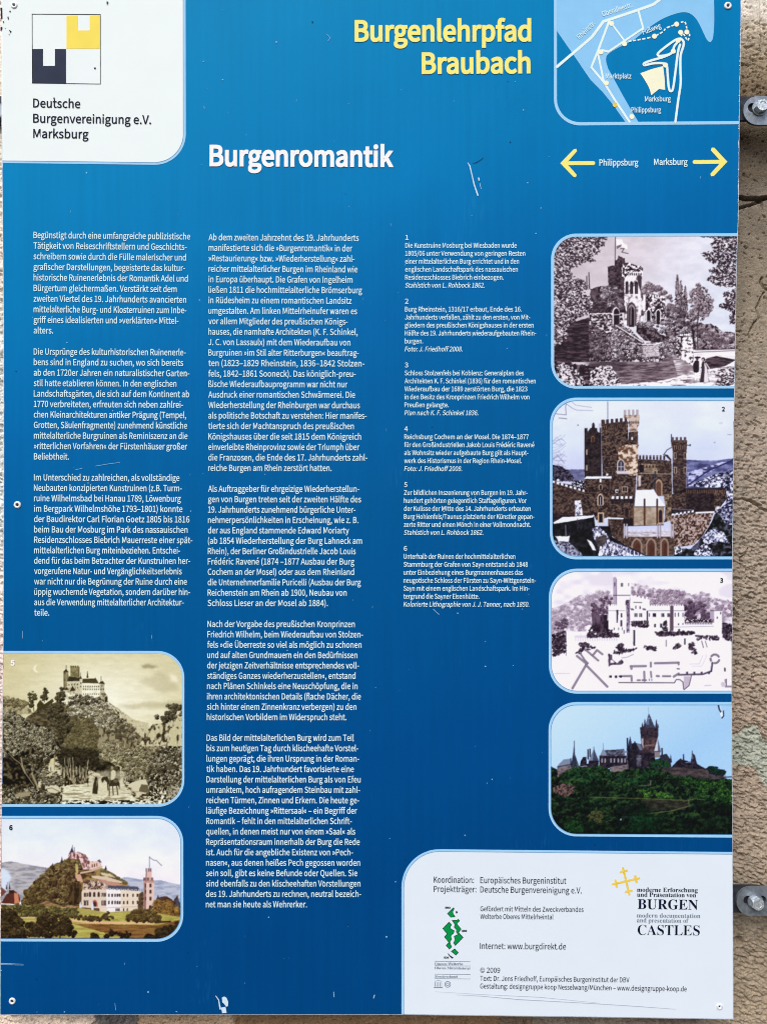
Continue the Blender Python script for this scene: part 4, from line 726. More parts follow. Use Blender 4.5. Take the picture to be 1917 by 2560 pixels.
P.ell(1438, 970, 27, 26, (186, 182, 196)); P.ell(1442, 972, 13, 13, (40, 36, 54)); P.ell(1436, 962, 12, 10, SN)
P.tex([(1210, 1300), (1320, 1180), (1380, 1080), (1410, 1010), (1570, 900), (1570, 1390), (1060, 1390), (1070, 1290)], [(10, 10, 16), (22, 24, 24), (44, 46, 50), (90, 90, 120)], 22, 22, 6, 30, 1.3)
P.tex([(1300, 1200), (1380, 1130), (1480, 1160), (1530, 1250), (1440, 1240), (1330, 1260)], [(30, 30, 56), (140, 142, 182), (190, 194, 222), SN], 15, 12, 10, 20, 1.5); P.tex([(1240, 1310), (1330, 1250), (1400, 1330), (1360, 1380), (1240, 1380)], [(20, 20, 40), (140, 140, 180), SN], 12, 12, 8, 20, 2.2); P.tex([(1070, 1290), (1110, 1260), (1140, 1320), (1080, 1350)], [(30, 30, 50), SN], 12, 12, 6, 20, 2); P.tex([(1430, 980), (1570, 880), (1570, 1100), (1500, 1100)], [(16, 16, 36), (76, 76, 116), (200, 204, 230)], 16, 12, 6, 20, 1.6)
# chapel with snowy roof, arcade
P.tex([(735, 945), (990, 945), (985, 1105), (735, 1105)], [(140, 122, 106), (170, 152, 136), (190, 176, 164)], 40, 26, 0, 20); P.fill([(752, 812), (905, 808), (930, 850), (998, 940), (998, 948), (740, 950)], SN, 1); P.line([(742, 950), (998, 950)], 6, (70, 56, 66)); P.line([(752, 812), (742, 945)], 6, (70, 70, 100))
for x in (828, 932): P.line([(x, 890), (x, 1100)], 15, (78, 46, 34)); P.line([(x, 895), (x, 950)], 7, (40, 40, 56))
P.line([(735, 955), (735, 1100)], 12, (110, 70, 50)); P.arch(960, 962, 1080, 44, (170, 140, 116)); P.arch(960, 974, 1080, 30, (44, 32, 44)); P.tex([(985, 850), (1050, 850), (1050, 1060), (990, 1080), (1000, 950)], [(52, 40, 38), (108, 88, 74), (158, 138, 116)], 14, 14, 2, 20, 1.5)
P.tex([(525, 1040), (650, 1048), (660, 1110), (660, 1260), (600, 1230), (550, 1180), (530, 1110)], BR, 14, 12, 2); P.line([(525, 1045), (650, 1048)], 12, SN); P.fill([(650, 1050), (735, 1050), (735, 1110), (650, 1110)], (30, 22, 32))
P.tex([(655, 1190), (1080, 1185), (1075, 1260), (1062, 1365), (880, 1365), (700, 1290), (655, 1250)], [(50, 36, 34), (86, 64, 56), (122, 98, 86)], 14, 14, 1)
for x, w in ((765, 92), (882, 88), (993, 72)): P.arch(x, 1205, 1380, w, (150, 130, 122)); P.arch(x, 1222, 1380, w - 26, (88, 58, 48)); P.arch(x + 6, 1250, 1380, w - 46, (76, 44, 36))
P.tex([(690, 1150), (1070, 1148), (1070, 1196), (690, 1200)], [(170, 160, 170), (206, 200, 216), (220, 218, 236)], 22, 10, 0); P.merl(692, 1154, 930, 1152, 20, 6, (220, 218, 236)); P.merl(970, 1150, 1070, 1150, 20, 3, (220, 218, 236)); P.line([(690, 1168), (920, 1166)], 3, (90, 80, 96))
for x in (660, 682, 935, 955, 1048, 1066): P.line([(x, 1095), (x, 1205)], 11, (190, 184, 200)); P.line([(x + 6, 1100), (x + 6, 1205)], 3, (60, 50, 64))
P.line([(735, 1108), (985, 1100)], 5, (60, 50, 60))
# snowy foreground
P.tex([(250, 900), (300, 895), (318, 1020), (255, 1025)], [(80, 80, 110), SN, SN], 16, 16, 2, 10, 1.5); P.tex([(60, 1090), (410, 1030), (420, 1110), (540, 1110), (560, 1200), (660, 1260), (870, 1365), (60, 1390)], [(8, 8, 12), (18, 18, 24), (34, 34, 42)], 30, 30)
P.fill([(72, 1082), (150, 1036), (415, 1020), (400, 1038), (170, 1078), (80, 1092)], SN, 2); P.fill([(90, 1195), (210, 1192), (200, 1240), (120, 1240)], SN, 5); P.line([(175, 1100), (178, 1190)], 8, (110, 110, 130))
P.tex([(80, 1230), (200, 1240), (300, 1330), (330, 1370), (120, 1380)], [(30, 30, 50), (120, 120, 150), (180, 184, 210)], 12, 10, 3, 20, 1.4); P.tex([(395, 1130), (450, 1110), (520, 1180), (540, 1230), (700, 1290), (860, 1370), (440, 1375), (460, 1280), (400, 1200)], [(44, 44, 70), (124, 124, 164), (186, 190, 218), SN], 11, 18, 5, 20, 1.7); P.fill([(350, 1215), (390, 1240), (430, 1310), (400, 1310)], SN, 4); P.tex([(420, 1200), (520, 1190), (500, 1260), (440, 1290)], [(50, 44, 48), (90, 80, 84)], 14, 14, 6)
P.line([(540, 1230), (700, 1292), (862, 1368)], 4, (50, 50, 80)); P.line([(275, 1050), (275, 1130)], 5, (60, 60, 80))
P.ell(113, 730, 11, 11, SN); P.ell(518, 684, 9, 9, SN); P.ell(277, 275, 5, 5, (60, 60, 80)); P.ell(1407, 418, 7, 6, (150, 158, 190)); P.line([(1515, 352), (1545, 354)], 4, (110, 116, 150)); P.ell(1460, 258, 18, 10, (206, 214, 244), 4)
pic2 = P.build(board, 'R', 1380, 1001, 1391, 60); frame(pic2, 'R', 1835, 1374, 1380.2, 994, 1001.2, 1390.8, 1398.5, 66, line=True, b2=1398.5, bi2=1391.3)
TEXTS['n2'].build('numeral', M['navy'], pic2)

# picture 3: wash drawing and ground plan
P = Pic(1360, 1400, 3.312, 1375, 1836, 1426, 1732)
BG = (243, 241, 254); P.im[:] = BG; P.put(np.clip((P.n(300, 160) - .55) * 2, 0, .5) * (P.Y < 420), (212, 204, 220))
W1 = [(150, 134, 156), (192, 180, 198), (216, 207, 222), (234, 229, 242)]
P.tex([(60, 400), (180, 350), (300, 290), (440, 240), (560, 290), (560, 500), (380, 600), (60, 620)], W1, 34, 26, 26, 40, 1.3); P.tex([(700, 200), (780, 190), (900, 240), (1140, 250), (1200, 300), (1300, 260), (1420, 320), (1570, 350), (1570, 560), (700, 520)], W1, 30, 26, 24, 40, 1.3)
P.clumps([(60, 420), (300, 300), (560, 260), (560, 480), (360, 560), (60, 600)], 110, 22, [(204, 192, 210), (222, 214, 228), (184, 170, 190)], 40, (140, 122, 146)); P.clumps([(720, 260), (900, 240), (1160, 270), (1160, 380), (860, 380), (720, 300)], 80, 22, [(180, 164, 184), (202, 190, 206)], 41, (112, 92, 116)); P.clumps([(1160, 320), (1300, 290), (1560, 380), (1560, 480), (1400, 440), (1160, 400)], 60, 20, [(200, 188, 206), (170, 152, 174)], 42, (120, 100, 126))
P.clumps([(400, 340), (560, 300), (560, 440), (400, 460)], 40, 20, [(110, 90, 112), (140, 120, 144)], 43, (60, 40, 60)); P.clumps([(100, 500), (180, 490), (180, 560), (80, 580)], 22, 18, [(130, 112, 134)], 44, (60, 44, 64))
P.clumps([(1160, 380), (1190, 345), (1240, 360), (1250, 480), (1160, 490)], 34, 24, [(120, 100, 124), (96, 76, 100)], 47, (44, 28, 48)); P.clumps([(1250, 370), (1290, 350), (1330, 380), (1320, 440), (1260, 440)], 18, 22, [(130, 110, 132)], 48, (56, 40, 60)); P.clumps([(1300, 440), (1370, 430), (1370, 500), (1300, 500)], 16, 22, [(110, 90, 114)], 49, (50, 34, 54)); P.tex([(390, 455), (520, 455), (520, 600), (400, 600)], [(30, 22, 34), (74, 56, 76), (104, 84, 106)], 30, 60)
PW_ = (244, 242, 253); PS = (176, 162, 186); PK = (44, 34, 56)
P.fill([(180, 592), (400, 592), (400, 800), (180, 800)], PW_); P.fill([(350, 540), (400, 540), (400, 800), (350, 800)], PW_); P.fill([(568, 140), (596, 140), (600, 380), (568, 380)], PS, 1); P.fill([(596, 136), (718, 136), (718, 300), (596, 300)], PW_); P.merl(568, 142, 718, 142, 20, 8, PW_); P.line([(597, 160), (597, 380)], 4, (110, 96, 124)); P.line([(568, 292), (718, 292)], 5, PK)
P.fill([(600, 300), (706, 300), (706, 800), (600, 800)], PW_); P.fill([(528, 378), (662, 378), (662, 640), (528, 640)], PW_); P.merl(528, 380, 662, 380, 14, 7, PW_); P.line([(528, 420), (662, 420)], 3, PK, .7); P.fill([(710, 290), (870, 330), (870, 640), (706, 640)], PW_); P.merl(712, 322, 868, 340, 34, 5, PW_); P.line([(738, 350), (805, 352)], 5, PK)
P.fill([(860, 380), (1156, 380), (1156, 600), (860, 600)], PW_); P.merl(862, 382, 1156, 382, 14, 15, PW_); P.line([(862, 420), (1156, 420)], 3.5, PK, .8); P.fill([(1156, 520), (1470, 520), (1470, 700), (1156, 700)], PW_); P.fill([(1370, 420), (1404, 420), (1404, 520), (1370, 520)], PS); P.fill([(1404, 416), (1470, 416), (1470, 660), (1404, 660)], PW_); P.line([(1374, 420), (1470, 418)], 4, PK); P.line([(1470, 430), (1470, 660)], 3, PK, .6)
P.fill([(400, 640), (1470, 600), (1470, 720), (900, 760), (400, 760)], PW_); P.fill([(676, 330), (706, 330), (706, 600), (678, 600)], (150, 134, 158)); P.tex([(676, 330), (706, 330), (706, 600), (678, 600)], [(60, 44, 66), (140, 124, 150), (200, 190, 210)], 10, 24); P.fill([(1040, 378), (1068, 378), (1068, 585), (1036, 585)], (92, 72, 92)); P.fill([(595, 412), (612, 412), (606, 520), (598, 520)], PK); P.fill([(510, 500), (530, 500), (530, 600), (510, 600)], (30, 20, 34))
for x, y, w, h in ((578, 185, 7, 34), (632, 190, 7, 30), (643, 190, 7, 30), (694, 190, 5, 26), (752, 378, 7, 26), (788, 380, 7, 26), (745, 440, 10, 32), (758, 440, 10, 32), (785, 440, 10, 32), (798, 440, 10, 32), (845, 420, 12, 100), (895, 440, 9, 30), (905, 440, 9, 30), (915, 440, 9, 30), (968, 440, 10, 30), (980, 440, 10, 30), (1016, 440, 10, 30), (1028, 440, 10, 30), (1076, 436, 8, 34), (1104, 436, 8, 34), (1142, 436, 7, 34), (907, 530, 14, 28), (957, 526, 16, 34), (1104, 524, 9, 14), (1142, 522, 7, 14), (1108, 570, 12, 22), (1425, 470, 9, 16), (1455, 430, 6, 20), (864, 440, 6, 28), (672, 340, 9, 34), (632, 440, 12, 34), (630, 500, 14, 50), (575, 560, 6, 20), (610, 560, 6, 20), (640, 560, 6, 20), (655, 580, 6, 30), (735, 580, 14, 60), (735, 640, 14, 70), (1005, 660, 5, 56), (1155, 650, 12, 50)): P.fill([(x, y), (x + w, y), (x + w, y + h), (x, y + h)], PK, 1)
for x in (715, 728, 815, 828): P.line([(x, 404), (x + 8, 412)], 8, PK)
for i in range(17): P.line([(1165 + i * 13.5, 508), (1168 + i * 13.5, 530)], 6, (60, 46, 66))
P.tex([(1160, 490), (1400, 490), (1400, 515), (1160, 520)], [K, (70, 54, 74), Lt], 9, 9, 4, 12, 2); P.line([(1060, 555), (1400, 548)], 3, PK, .7)
for i in range(18): P.line([(258 + i * 20, 648), (258 + i * 20, 668)], 4, PS, .7)
P.fill([(250, 624), (350, 624), (350, 645), (250, 645)], (222, 214, 232), 4); P.line([(180, 600), (180, 790)], 4, PK, .8)
for pts, n_ in (([(720, 510), (855, 505), (860, 560), (800, 552), (725, 545)], 110), ([(355, 612), (612, 610), (614, 636), (358, 640)], 160), ([(905, 596), (1240, 590), (1235, 612), (950, 630)], 170), ([(980, 520), (1010, 500), (1014, 590), (975, 585)], 40), ([(365, 560), (410, 540), (560, 580), (560, 610), (370, 610)], 90), ([(60, 620), (170, 590), (178, 760), (70, 800)], 330), ([(1475, 520), (1560, 540), (1560, 680), (1475, 640)], 200), ([(1255, 625), (1440, 630), (1440, 660), (1260, 660)], 60), ([(290, 690), (340, 680), (440, 730), (380, 740), (290, 750)], 60), ([(570, 770), (620, 690), (660, 700), (660, 740), (760, 720), (760, 740), (620, 780)], 90), ([(1190, 700), (1230, 680), (1260, 780), (1200, 760)], 60), ([(1060, 710), (1110, 690), (1130, 720), (1070, 740)], 24), ([(820, 715), (920, 715), (920, 750), (840, 745)], 30), ([(245, 765), (330, 720), (300, 780)], 20)):
    P.leaves(pts, n_, 13, 7, [K, (28, 20, 34), (60, 44, 64), (96, 80, 100)], 50 + n_, -.3, .9)
P.line([(1300, 670), (1315, 725)], 5, PK); P.line([(1330, 670), (1345, 720)], 4, PK)
PG = (150, 138, 156)
def plan(pts, w): P.line(pts, w + 5, (70, 58, 80)); P.line(pts, w, PG)
plan([(270, 795), (350, 860), (232, 1062)], 12); plan([(345, 870), (520, 1048)], 12); plan([(300, 778), (335, 830), (360, 855)], 8); plan([(335, 738), (445, 832)], 10); plan([(400, 790), (435, 745), (480, 780)], 10); plan([(715, 880), (838, 878)], 12); plan([(880, 850), (880, 882)], 10); plan([(915, 855), (1110, 850)], 12); plan([(715, 880), (720, 900)], 12); plan([(825, 925), (828, 1000)], 10); plan([(880, 925), (884, 970)], 8); plan([(980, 962), (1040, 962)], 10); plan([(620, 962), (720, 960), (722, 1000)], 10); plan([(1070, 965), (1110, 940)], 12); plan([(930, 960), (945, 962)], 12); plan([(770, 995), (790, 995)], 8); plan([(810, 995), (840, 995)], 8); plan([(1108, 850), (1110, 866)], 8)
P.tex([(528, 775), (560, 785), (560, 820), (600, 855), (640, 820), (655, 845), (640, 865), (550, 870), (530, 885)], [(30, 20, 34), (80, 62, 84), (110, 96, 116)], 16, 16, 3); P.fill([(545, 828), (565, 830), (580, 850), (545, 852)], BG); P.line([(640, 810), (680, 806), (735, 782)], 5, PG)
for x in (545, 590, 630): P.fill([(x - 8, 955), (x + 12, 955), (x + 12, 975), (x - 8, 975)], (34, 24, 40), 2)
for x in (868, 888): P.line([(x, 985), (x, 998)], 5, PK)
P.line([(615, 1014), (1075, 1017), (1090, 990), (1120, 990), (1145, 1010), (1152, 1070)], 6, (30, 22, 40)); P.line([(1155, 1072), (1195, 1040), (1215, 960)], 6, (30, 22, 40)); P.fill([(1150, 962), (1212, 962), (1190, 1040), (1158, 1062)], (196, 184, 204), 3)
P.line([(1110, 950), (1310, 945), (1380, 920), (1388, 850)], 14, (52, 42, 66)); P.line([(1110, 948), (1310, 942), (1374, 916), (1384, 850)], 5, PG)
for x in (1180, 1240, 1300, 1360): P.fill([(x - 8, 925), (x + 8, 925), (x + 8, 945), (x - 8, 945)], (60, 48, 72))
for a0, a1 in ((-2.5, -.5), (.3, 1.7), (2.7, 3.2)): c = [(1410 + 36 * math.cos(a), 818 + 36 * math.sin(a)) for a in np.linspace(a0, a1, 8)]; P.line(c, 15, (60, 48, 72)); P.line(c, 8, PG)
P.line([(1200, 862), (1280, 860), (1310, 790)], 3, PG, .7); P.line([(1220, 880), (1300, 880), (1340, 800), (1335, 780)], 3, PG, .6); P.line([(1098, 900), (1115, 902)], 8, PK); P.line([(85, 940), (210, 938)], 3, PG, .8); P.line([(1325, 1040), (1378, 1036)], 4, PG, .9); P.fill([(1488, 888), (1500, 895), (1500, 922), (1488, 922)], K, 2)
P.fill([(1490, 985), (1506, 985), (1508, 1040), (1552, 1040), (1552, 1056), (1492, 1056)], (150, 138, 160)); P.ell(1480, 1030, 22, 20, (206, 198, 216), 6); P.line([(1505, 985), (1505, 1040)], 4, PK)
pic3 = P.build(board, 'R', 1377.5, 1428.6, 1727.6, 64); frame(pic3, 'R', 1831, 1371.4, 1377.7, 1421.6, 1428.6, 1727.6, 1734.2, 70, line=True)
TEXTS['n3'].build('numeral', M['navy'], pic3)

# picture 4: photograph of a towered castle above a green slope
P = Pic(1360, 1740, 3.312, 1374, 1835, 1760, 2092)
P.im = P.ramp(np.clip((P.X - 60) / 1500 * .6 + (P.Y - 70) / 700 * .4, 0, 1), [(198, 227, 255), (182, 218, 255), (160, 204, 253), (170, 211, 255)])
GD = [(3, 10, 12), (8, 22, 20), (20, 40, 28), (42, 70, 34)]; ST = [(18, 15, 28), (34, 29, 42), (56, 48, 60)]
hill = [(50, 590), (110, 620), (110, 680), (200, 600), (520, 590), (560, 640), (700, 600), (930, 600), (1100, 660), (1380, 690), (1560, 690), (1560, 1150), (50, 1150)]
P.tex([(50, 580), (110, 610), (120, 760), (50, 770)], [(24, 36, 50), (40, 56, 66)], 20, 20, 2)
P.tex([(108, 590), (215, 570), (290, 600), (300, 660), (190, 680), (106, 690)], [(66, 58, 70), (112, 100, 108), (140, 126, 130)], 16, 12, 2); P.fill([(108, 588), (112, 572), (160, 525), (215, 518), (222, 575)], (120, 134, 160), 1); P.line([(108, 586), (220, 566)], 7, (34, 30, 50)); P.tex([(220, 570), (236, 480), (246, 390), (252, 480), (292, 590), (220, 600)], [(36, 38, 58), (70, 80, 104)], 20, 40, 1); P.line([(247, 372), (247, 480)], 5, (40, 40, 64)); P.line([(218, 518), (220, 570)], 8, (30, 26, 44))
P.tex([(290, 600), (300, 540), (320, 505), (348, 503), (350, 560), (372, 560), (372, 700), (290, 640)], ST, 16, 14, 1); P.fill([(295, 580), (350, 575), (356, 585), (295, 592)], (130, 140, 164)); P.line([(360, 445), (362, 520)], 11, (30, 26, 44)); P.line([(377, 440), (378, 500)], 11, (36, 32, 50))
P.fill([(364, 540), (408, 440), (412, 440), (448, 535)], (112, 126, 152)); P.fill([(408, 440), (450, 535), (400, 535)], (60, 66, 92)); P.line([(409, 420), (410, 450)], 4, (40, 40, 60)); P.tex([(368, 535), (450, 535), (446, 575), (430, 600), (440, 680), (366, 680), (366, 600), (360, 575)], ST, 14, 14, 1)
P.fill([(460, 490), (486, 432), (515, 492)], (128, 142, 168)); P.line([(485, 392), (486, 440)], 3, (50, 50, 72)); P.tex([(455, 492), (680, 492), (690, 590), (455, 600)], ST, 18, 14, 1); P.tex([(495, 448), (660, 438), (668, 495), (520, 498)], [(46, 44, 62), (78, 80, 102), (110, 116, 140)], 16, 12, 2, 14, 1.4)
for x in (470, 495, 545, 572, 605, 634, 660): P.fill([(x, 515), (x + 12, 515), (x + 12, 550), (x, 550)], (150, 150, 168))
P.tex([(540, 590), (700, 570), (690, 680), (560, 650)], [(56, 50, 60), (100, 90, 98), (130, 118, 120)], 30, 14, 3); P.line([(545, 592), (690, 570)], 7, (130, 122, 132))
P.tex([(680, 440), (700, 400), (708, 335), (722, 395), (745, 385), (800, 400), (830, 465), (910, 470), (925, 600), (690, 610)], ST, 20, 16, 1); P.line([(686, 352), (688, 440)], 12, (28, 26, 44)); P.fill([(694, 400), (708, 332), (724, 395), (722, 440), (700, 440)], (46, 50, 74)); P.line([(748, 380), (750, 440)], 12, (26, 24, 40)); P.fill([(760, 395), (790, 395), (815, 445), (790, 450)], (104, 114, 142)); P.line([(700, 415), (700, 600)], 12, (20, 22, 36)); P.line([(745, 415), (742, 590)], 30, (24, 28, 38), .8); P.line([(690, 570), (690, 670)], 12, (90, 82, 92)); P.line([(668, 580), (668, 650)], 10, (100, 92, 100)); P.line([(655, 465), (680, 462)], 14, (120, 128, 150))
P.tex([(762, 490), (800, 490), (800, 580), (764, 580)], [(60, 56, 74), (104, 104, 126)], 16, 14); P.line([(762, 520), (800, 520)], 5, (140, 146, 170))
P.tex([(796, 330), (940, 330), (935, 360), (915, 470), (820, 468), (800, 400)], [(44, 34, 42), (72, 56, 62), (92, 74, 78)], 24, 14, 1); P.fill([(800, 330), (818, 340), (820, 440), (804, 400)], (168, 160, 176)); P.line([(835, 412), (900, 405)], 14, (122, 98, 94)); P.tex([(790, 258), (942, 258), (942, 330), (935, 350), (800, 350), (795, 320)], [(30, 26, 40), (48, 40, 52), (66, 54, 64)], 18, 12, 1); P.fill([(808, 260), (840, 225), (862, 145), (868, 150), (905, 238), (922, 262)], (60, 66, 90), 1); P.fill([(840, 235), (862, 150), (866, 235)], (100, 112, 140)); P.ell(866, 185, 4, 4, (190, 210, 240))
for x, t in ((810, 215), (830, 185), (925, 190), (938, 225)): P.fill([(x - 8, 262), (x - 4, t + 20), (x, t), (x + 5, t + 20), (x + 8, 262)], (40, 40, 62))
P.line([(858, 95), (862, 150)], 3, (60, 64, 90), .7); P.fill([(906, 460), (936, 345), (962, 455)], (196, 206, 226)); P.fill([(936, 345), (962, 455), (940, 460)], (90, 96, 120)); P.fill([(910, 455), (958, 455), (954, 510), (914, 510)], (132, 122, 130)); P.line([(908, 460), (960, 458)], 6, (50, 44, 60)); P.line([(972, 435), (974, 490)], 12, (30, 28, 44))
P.tex([(955, 490), (1010, 478), (1040, 520), (1050, 590), (960, 600)], [(30, 32, 48), (50, 52, 70)], 20, 16, 2); P.fill([(1036, 550), (1044, 480), (1056, 550)], (36, 38, 58)); P.tex([(1040, 600), (1090, 545), (1125, 515), (1145, 530), (1150, 485), (1156, 530), (1190, 540), (1210, 545), (1222, 470), (1245, 490), (1262, 560), (1330, 600), (1360, 590), (1490, 610), (1500, 690), (1040, 660)], ST, 20, 16, 2)
P.line([(1150, 485), (1152, 560)], 9, (28, 26, 42)); P.line([(1222, 455), (1224, 600)], 6, (50, 52, 74)); P.line([(1240, 490), (1244, 560)], 9, (34, 32, 50)); P.line([(1170, 550), (1210, 548)], 8, (110, 120, 144)); P.fill([(1215, 520), (1222, 475), (1232, 520)], (96, 108, 136)); P.fill([(1480, 650), (1498, 650), (1496, 690), (1482, 690)], (150, 150, 166))
P.tex([(840, 585), (1100, 590), (1350, 610), (1380, 700), (1130, 690), (930, 640)], [(44, 38, 46), (66, 58, 62), (82, 72, 74)], 40, 14, 2); P.tex([(1350, 640), (1480, 660), (1480, 695), (1360, 700)], [(50, 44, 52), (80, 72, 78)], 30, 10, 1); P.line([(1480, 672), (1560, 668)], 10, (60, 66, 96)); P.clumps([(1360, 600), (1400, 575), (1480, 600), (1480, 650), (1380, 640)], 22, 22, [(24, 54, 44)], 60, (8, 20, 24))
P.tex(hill, GD, 34, 26, 14, 30, 1.3, 4)
P.clumps(hill, 430, 28, [(34, 68, 38), (24, 52, 36), (52, 86, 40), (18, 38, 30), (40, 60, 34)], 61, (3, 10, 12)); P.clumps([(190, 600), (540, 600), (560, 680), (690, 690), (900, 600), (940, 640), (700, 760), (200, 760)], 90, 32, [(40, 86, 46), (32, 70, 42), (58, 102, 48)], 62, (4, 14, 14)); P.clumps([(885, 545), (960, 515), (1020, 560), (1020, 590), (890, 590)], 26, 24, [(36, 78, 44)], 63, (10, 26, 24)); P.clumps([(1120, 690), (1560, 700), (1560, 900), (1240, 840)], 130, 24, [(70, 122, 48), (48, 92, 40), (32, 68, 38)], 64, (4, 16, 12)); P.clumps([(780, 780), (1000, 790), (1100, 840), (800, 850)], 40, 18, [(96, 150, 56), (70, 120, 50)], 65, (10, 30, 16)); P.clumps([(700, 980), (850, 960), (990, 1090), (860, 1130), (700, 1100)], 40, 34, [(30, 84, 40), (24, 66, 36)], 66, (4, 16, 14)); P.clumps([(170, 1060), (300, 1040), (310, 1120), (200, 1130)], 20, 26, [(50, 110, 46)], 67, (8, 24, 18)); P.clumps([(380, 960), (480, 960), (470, 1050), (370, 1050)], 22, 20, [(110, 116, 66), (84, 92, 50)], 68, (24, 28, 20))
P.tex([(70, 760), (150, 720), (250, 740), (240, 800), (180, 840), (80, 800)], [(24, 24, 28), (86, 66, 66), (120, 92, 88)], 14, 12, 8, 20, 1.8)
P.tex([(800, 850), (1190, 862), (1200, 900), (1160, 940), (860, 950)], [(24, 28, 24), (44, 46, 38), (62, 60, 50)], 30, 10, 6); P.tex([(980, 720), (1240, 740), (1230, 830), (1000, 800)], GD, 20, 20, 10, 20, 1.2); P.line([(380, 838), (800, 848), (1190, 864), (1240, 850), (1330, 860)], 6, (110, 116, 70), .75); P.line([(1190, 866), (1200, 910), (1050, 950), (850, 975)], 7, (104, 112, 74), .75); P.line([(880, 690), (1130, 690)], 12, (16, 16, 22)); P.line([(880, 700), (878, 735)], 8, (110, 108, 100)); P.line([(780, 745), (880, 735)], 5, (110, 108, 96)); P.line([(740, 900), (670, 905), (668, 960), (640, 1000), (780, 1000)], 4, (76, 110, 96), .7); P.ell(632, 1022, 6, 8, (190, 205, 215)); P.line([(470, 1050), (560, 1025)], 5, (90, 90, 70), .7)
P.soft([(50, 1000), (400, 1040), (1560, 1020), (1560, 1150), (50, 1150)], (4, 12, 14), .35, 20); P.soft([(600, 900), (900, 880), (880, 1000), (620, 1010)], (4, 12, 14), .5, 14); P.soft([(1250, 880), (1560, 900), (1560, 1000), (1300, 1000)], (4, 12, 14), .45, 14); P.soft([(250, 720), (560, 720), (540, 800), (260, 800)], (4, 12, 14), .4, 12)
P.fill([(50, 700), (66, 720), (62, 780), (50, 790)], (20, 30, 40), 6)
P.line([(1438, 72), (1446, 110), (1458, 130)], 12, (26, 30, 50)); P.line([(1452, 80), (1462, 120)], 5, (230, 238, 250)); P.ell(1468, 150, 13, 22, (232, 240, 252), 5); P.line([(1480, 125), (1482, 165), (1468, 182)], 9, (26, 30, 50))
pic4 = P.build(board, 'R', 1376, 1762, 2085.5, 64); frame(pic4, 'R', 1830.5, 1370.5, 1376.2, 1755, 1762, 2085.3, 2091, 70, line=True, b2=2094, bi2=2087.2)

# picture 5: sepia engraving, castle on a rock by moonlight
P = Pic(0, 1610, 3.45, 2, 458, 1631, 2014)
S0, S1, S2, S3, S4, S5 = (18, 15, 8), (52, 45, 28), (98, 89, 64), (152, 143, 112), (208, 203, 172), (236, 236, 214)
P.im = P.ramp(np.clip(1 - np.hypot((P.X - 900) / 1000, (P.Y - 480) / 620), 0, 1), [(206, 198, 154), (216, 211, 172), (232, 230, 202), (242, 243, 224)]); P.im += (P.n(90, 22)[..., None] - .5) * 10
P.soft([(1180, 300), (1380, 240), (1480, 300), (1560, 400), (1400, 420), (1250, 350)], (186, 178, 142), .5, 16, 34, 60); P.soft([(1460, 260), (1520, 270), (1540, 330), (1490, 320)], (246, 242, 222), .7, 8); P.soft([(1000, 535), (1250, 505), (1570, 490), (1570, 545), (1150, 560)], (180, 172, 134), .55, 12, 14, 50); P.soft([(1215, 190), (1290, 170), (1380, 200), (1260, 214)], (140, 132, 96), .75, 5, 14, 24); P.put(P.mask([(1080, 560), (1400, 575), (1570, 640), (1200, 600)], 14, 50) * .3, (250, 246, 226))
P.ell(326, 212, 34, 34, (238, 234, 208)); P.ell(340, 208, 29, 31, (214, 208, 166))
P.tex([(20, 455), (80, 445), (110, 500), (150, 470), (230, 520), (300, 600), (20, 620)], [S2, S3, (186, 180, 134)], 24, 20, 8, 20, 1.4); P.clumps([(20, 460), (230, 500), (240, 540), (20, 530)], 34, 22, [(176, 168, 122), (150, 142, 98)], 70, S1)
P.tex([(225, 640), (330, 560), (440, 520), (560, 500), (930, 500), (1030, 560), (1120, 640), (1200, 720), (1260, 800), (1200, 900), (1100, 920), (300, 1000), (225, 800)], [S1, S2, S2, S3], 30, 22, 6, 30, 1.2)
P.tex([(930, 510), (1000, 540), (1150, 650), (1280, 680), (1300, 760), (1220, 800)], [S3, S4, (190, 184, 138)], 20, 30, 6, 24, 1.2)
P.clumps([(420, 520), (560, 500), (560, 600), (620, 700), (560, 860), (480, 760), (320, 640)], 110, 26, [S2, (84, 76, 46)], 71, S0); P.tex([(560, 500), (940, 500), (1040, 600), (1080, 700), (900, 720), (760, 640), (600, 620)], [S1, S3, S4, S5, S5], 22, 20, 10, 26, 1.5); P.clumps([(600, 620), (780, 620), (850, 760), (850, 940), (640, 960), (560, 840)], 260, 20, [(140, 132, 92), (116, 108, 70)], 72, S1); P.clumps([(560, 500), (940, 510), (1020, 620), (860, 740), (780, 620), (600, 600)], 150, 21, [S4, S5, S3], 73, S1); P.tex([(860, 720), (1080, 690), (1200, 780), (1210, 890), (1100, 920), (860, 900)], [S1, S2, S3, S3], 20, 50, 24, 50, 1.3)
P.clumps([(820, 700), (1060, 640), (1180, 740), (1180, 860), (1000, 800)], 80, 20, [S3, S2, S4], 74, S1)
